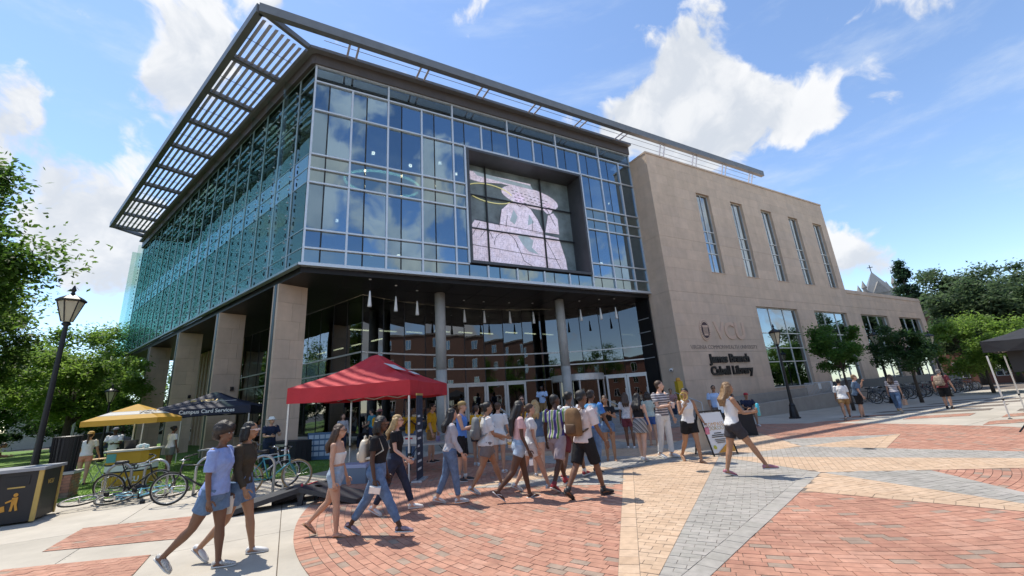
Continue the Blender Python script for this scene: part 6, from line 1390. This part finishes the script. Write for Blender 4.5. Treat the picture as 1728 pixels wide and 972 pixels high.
# ---- bags and things carried
def backpack(label,who,m,w=.30,h=.42,d=.15,pm=None):
    I=HANDS[[q for q in HANDS if who in q][0]]; k=I['k']; c=I['S'](0,-.075*I['g'],.705); M=I['M']@Matrix.Translation(c)
    t=tag(link('backpack',None),label,'backpack'); t.matrix_world=M@Matrix.Translation((0,-d/2-.01,0))
    q=MB(); rs=[]
    for z,s in ((-h/2,.86),(-h/2+.03,1.0),(0,1.04),(h/2-.10,.96),(h/2-.03,.78),(h/2,.5)):
        rs.append([Vector((w/2*s*math.copysign(abs(math.cos(a))**.55,math.cos(a)),d/2*s*math.copysign(abs(math.sin(a))**.6,math.sin(a)),z)) for a in np.linspace(0,2*PI,18,endpoint=False)])
    q.loft(rs); q.build('bag_body',m,t,True)
    q=MB(); q.loft([[Vector((w*.38*s*math.cos(a),-d/2-.0+.045*s*math.sin(a)*1.0,z)) for a in np.linspace(0,2*PI,14,endpoint=False)] for z,s in ((-h*.42,.8),(-h*.36,1),(-h*.12,1),(-h*.06,.8))]); q.build('pocket',pm or m,t,True)
    q=MB(); q.tube([(-.05,0,h/2-.01),(0,0,h/2+.05),(.05,0,h/2-.01)],.010,6); q.build('handle',pm or m,t)
    for s in (-1,1):
        q=MB(); yy=I['g']*.14*k; q.tube([(s*.08,d/2,h/2-.06),(s*.10,d/2+.05,.172*k*.72),(s*.095,d/2+.10*k+.02,.155*k*.6),(s*.12,d/2+yy+.012,.0),(s*.15,d/2+.08,-h*.3),(s*.10,d/2,-h/2+.05)],.014,6,sq=(1.5,.6)); q.build('strap',pm or m,t)
backpack('cream mini backpack on the person in black tee and cuffed jeans','cuffed jeans striding',mat('cream_leather',(.55,.48,.38),.5),.24,.30,.12)
backpack('grey backpack on the person with a hair bun','hair bun in white tee',mat('grey_nylon',(.17,.18,.18),.7,var=.2),.29,.42,.14)
backpack('brown canvas backpack on the person in black shorts','wearing a brown backpack',mat('brown_canvas',(.16,.088,.035),.8,var=.25,vscale=9),.31,.46,.17,mat('brown_patch',(.09,.05,.025),.8))
backpack('patterned beige backpack on the person walking past the bikes','patterned backpack',mat('beige_pattern',(.30,.23,.17),.8,var=.6,vscale=14),.32,.44,.18)
def held(label,cat,name,who,hand,prof,m,parts=None,tilt=0.,dz=-.03):
    I=HANDS[[q for q in HANDS if who in q][0]]; p=I[hand]; t=tag(link(name,None,None,(p.x,p.y,p.z+dz),(tilt,0,0)),label,cat); q=MB(); q.lathe(prof,14); q.build(name+'_body',m,t,True)
    for pr,pm,nm in parts or []: q=MB(); q.lathe(pr,14); q.build(nm,pm,t,True)
M_pk=mat('bottle_pink',(.68,.22,.30),.35); M_cup=mat('cup_white',(.66,.66,.64),.5)
BOT=[(.034,-.08),(.036,-.07),(.036,.07),(.02,.095)]; CAPB=[([(.021,.096),(.022,.125),(.018,.13)],M_white,'cap')]
held('pink water bottle held by the person in the blue tank top','bottle','bottle','blue tank top','R',BOT,M_pk,CAPB)
held('pale pink cup held by the tall person in striped tee','cup','cup','tall person','R',[(.032,-.06),(.042,.07),(.044,.075)],mat('cup_pink',(.66,.52,.52),.5),[([(.045,.076),(.045,.085)],M_white,'lid')])
held('bright pink bottle held by the person with the wooden fan','bottle','bottle','wooden fan','L',[(.045,-.14),(.047,-.12),(.047,-.01),(.03,.02)],M_pk,[([(.03,.021),(.03,.06),(.02,.065)],M_white,'cap')])
held('turquoise bottle held by the striding person with fair hair','bottle','bottle','striding by the sandwich','R',[(.028,-.05),(.03,.16),(.015,.18)],mat('bottle_teal',(.05,.42,.55),.35))
held('white cup with yellow print held by the person in grey shorts','cup','cup','hair bun in white tee','R',[(.032,-.16),(.042,-.01),(.044,-.005)],M_cup,[([(.0385,-.10),(.0415,-.05)],M_gold,'print_band')])
held('white tumbler carried low by the person in pale blue tee','cup','tumbler','pale blue tee and denim','L',[(.04,-.14),(.055,.06),(.057,.065)],M_cup)
I=HANDS[[q for q in HANDS if 'wooden fan' in q][0]]; p=I['R']; t=tag(link('hand_fan',None,None,(p.x,p.y,p.z)),'golden wooden hand fan held up by the person in white tank','fan'); q=MB(); q.beam((0,0,-.05),(0,0,.10),.02,.008); q.build('handle',M_wood,t); q=MB(); q.torus((0,0,.19),.085,.014,20,6); q.beam((-.05,0,.19),(.05,0,.19),.02,.006); q.beam((0,0,.12),(0,0,.26),.006,.02); q.build('fan_blade',M_gold,t,True)
def flatitem(label,cat,name,who,hand,d,m,rot=(0,0,0),dz=0.):
    I=HANDS[[q for q in HANDS if who in q][0]]; p=I[hand]; t=tag(link(name,None,None,(p.x,p.y,p.z+dz),rot),label,cat); q=MB(); q.box((0,0,0),d); q.build(name+'_body',m,t); q=MB(); q.box((0,-d[1]/2-.001,0),(d[0]*.86,.002,d[2]*.86)); q.build('face',mat(name+'_face',tuple(min(1,c*1.25+.01) for c in m.node_tree.nodes['Principled BSDF'].inputs['Base Color'].default_value[:3]),.3),t)
flatitem('white game controller carried by the person in cuffed jeans','controller','game_controller','cuffed jeans striding','R',(.15,.05,.09),M_cup,(.3,.2,.3),-.05)
flatitem('black phone held by the person in the plaid skirt','phone','phone','plaid skirt','L',(.07,.012,.14),M_blkp,(.2,0,.4))
flatitem('white papers held by the person in the red cap','papers','papers','red cap','L',(.24,.01,.18),M_white,(.9,0,.2))
flatitem('white badge hanging from the person in pink tee','badge','badge','pink tee and pale denim','R',(.07,.006,.10),M_cup,(0,0,.2),-.12)
I=HANDS[[q for q in HANDS if 'carrying a tan bag' in q][0]]; p=I['R']; t=tag(link('shoulder_bag',None,None,(p.x,p.y,p.z-.30),(0,0,.6)),'tan shoulder bag hanging from the person in striped tee and jeans','bag'); q=MB(); q.loft([[(x*s,y*s,z) for x,y in ((-.17,-.05),(.17,-.05),(.17,.05),(-.17,.05))] for z,s in ((-.12,1),(.12,.9))]); q.build('bag_body',mat('tan_leather',(.40,.25,.18),.5),t); q=MB(); q.tube([(-.13,0,.12),(-.06,0,.28),(.06,0,.28),(.13,0,.12)],.01,6); q.build('handle',MATS['tan_leather'],t)
# ---------------------------------------------------------------- evaluate skinned surfaces and lettering once
bpy.context.view_layer.update(); dg=bpy.context.evaluated_depsgraph_get()
new=[(j,bpy.data.meshes.new_from_object(j[0].evaluated_get(dg))) for j in JOBS]; newt=[(j,bpy.data.meshes.new_from_object(j[0].evaluated_get(dg))) for j in TJOBS]
for (o,m,wr,seed,extra),me in new:
    if wr:
        n=len(me.vertices); co=np.empty(n*3,np.float32); me.vertices.foreach_get('co',co); co=co.reshape(-1,3); no=np.empty(n*3,np.float32); me.vertices.foreach_get('normal',no); no=no.reshape(-1,3)
        q=co+seed*1.7; w=np.sin(q[:,2]*38+6*np.sin(q[:,0]*13+seed))*.5+np.sin(q[:,0]*31+q[:,2]*22+4*np.sin(q[:,1]*17))*.35+np.sin(q[:,1]*43-q[:,2]*29)*.3
        co+=no*(w*wr)[:,None]; me.vertices.foreach_set('co',co.ravel())
    if extra is not None:
        import bmesh
        fm=extra.mesh('f',[],True); bm=bmesh.new(); bm.from_mesh(me); bm.from_mesh(fm); bm.to_mesh(me); bm.free(); bpy.data.meshes.remove(fm)
    me.materials.clear(); me.materials.append(m); me.polygons.foreach_set('use_smooth',[True]*len(me.polygons)); me.update()
    old=o.data; o.modifiers.clear(); o.data=me; bpy.data.meshes.remove(old)
for (o,m,parent,M,name),me in newt:
    cu=o.data; bpy.data.objects.remove(o); bpy.data.curves.remove(cu); me.transform(M); me.materials.clear(); me.materials.append(m); link(name,me,parent)
bpy.context.view_layer.update()
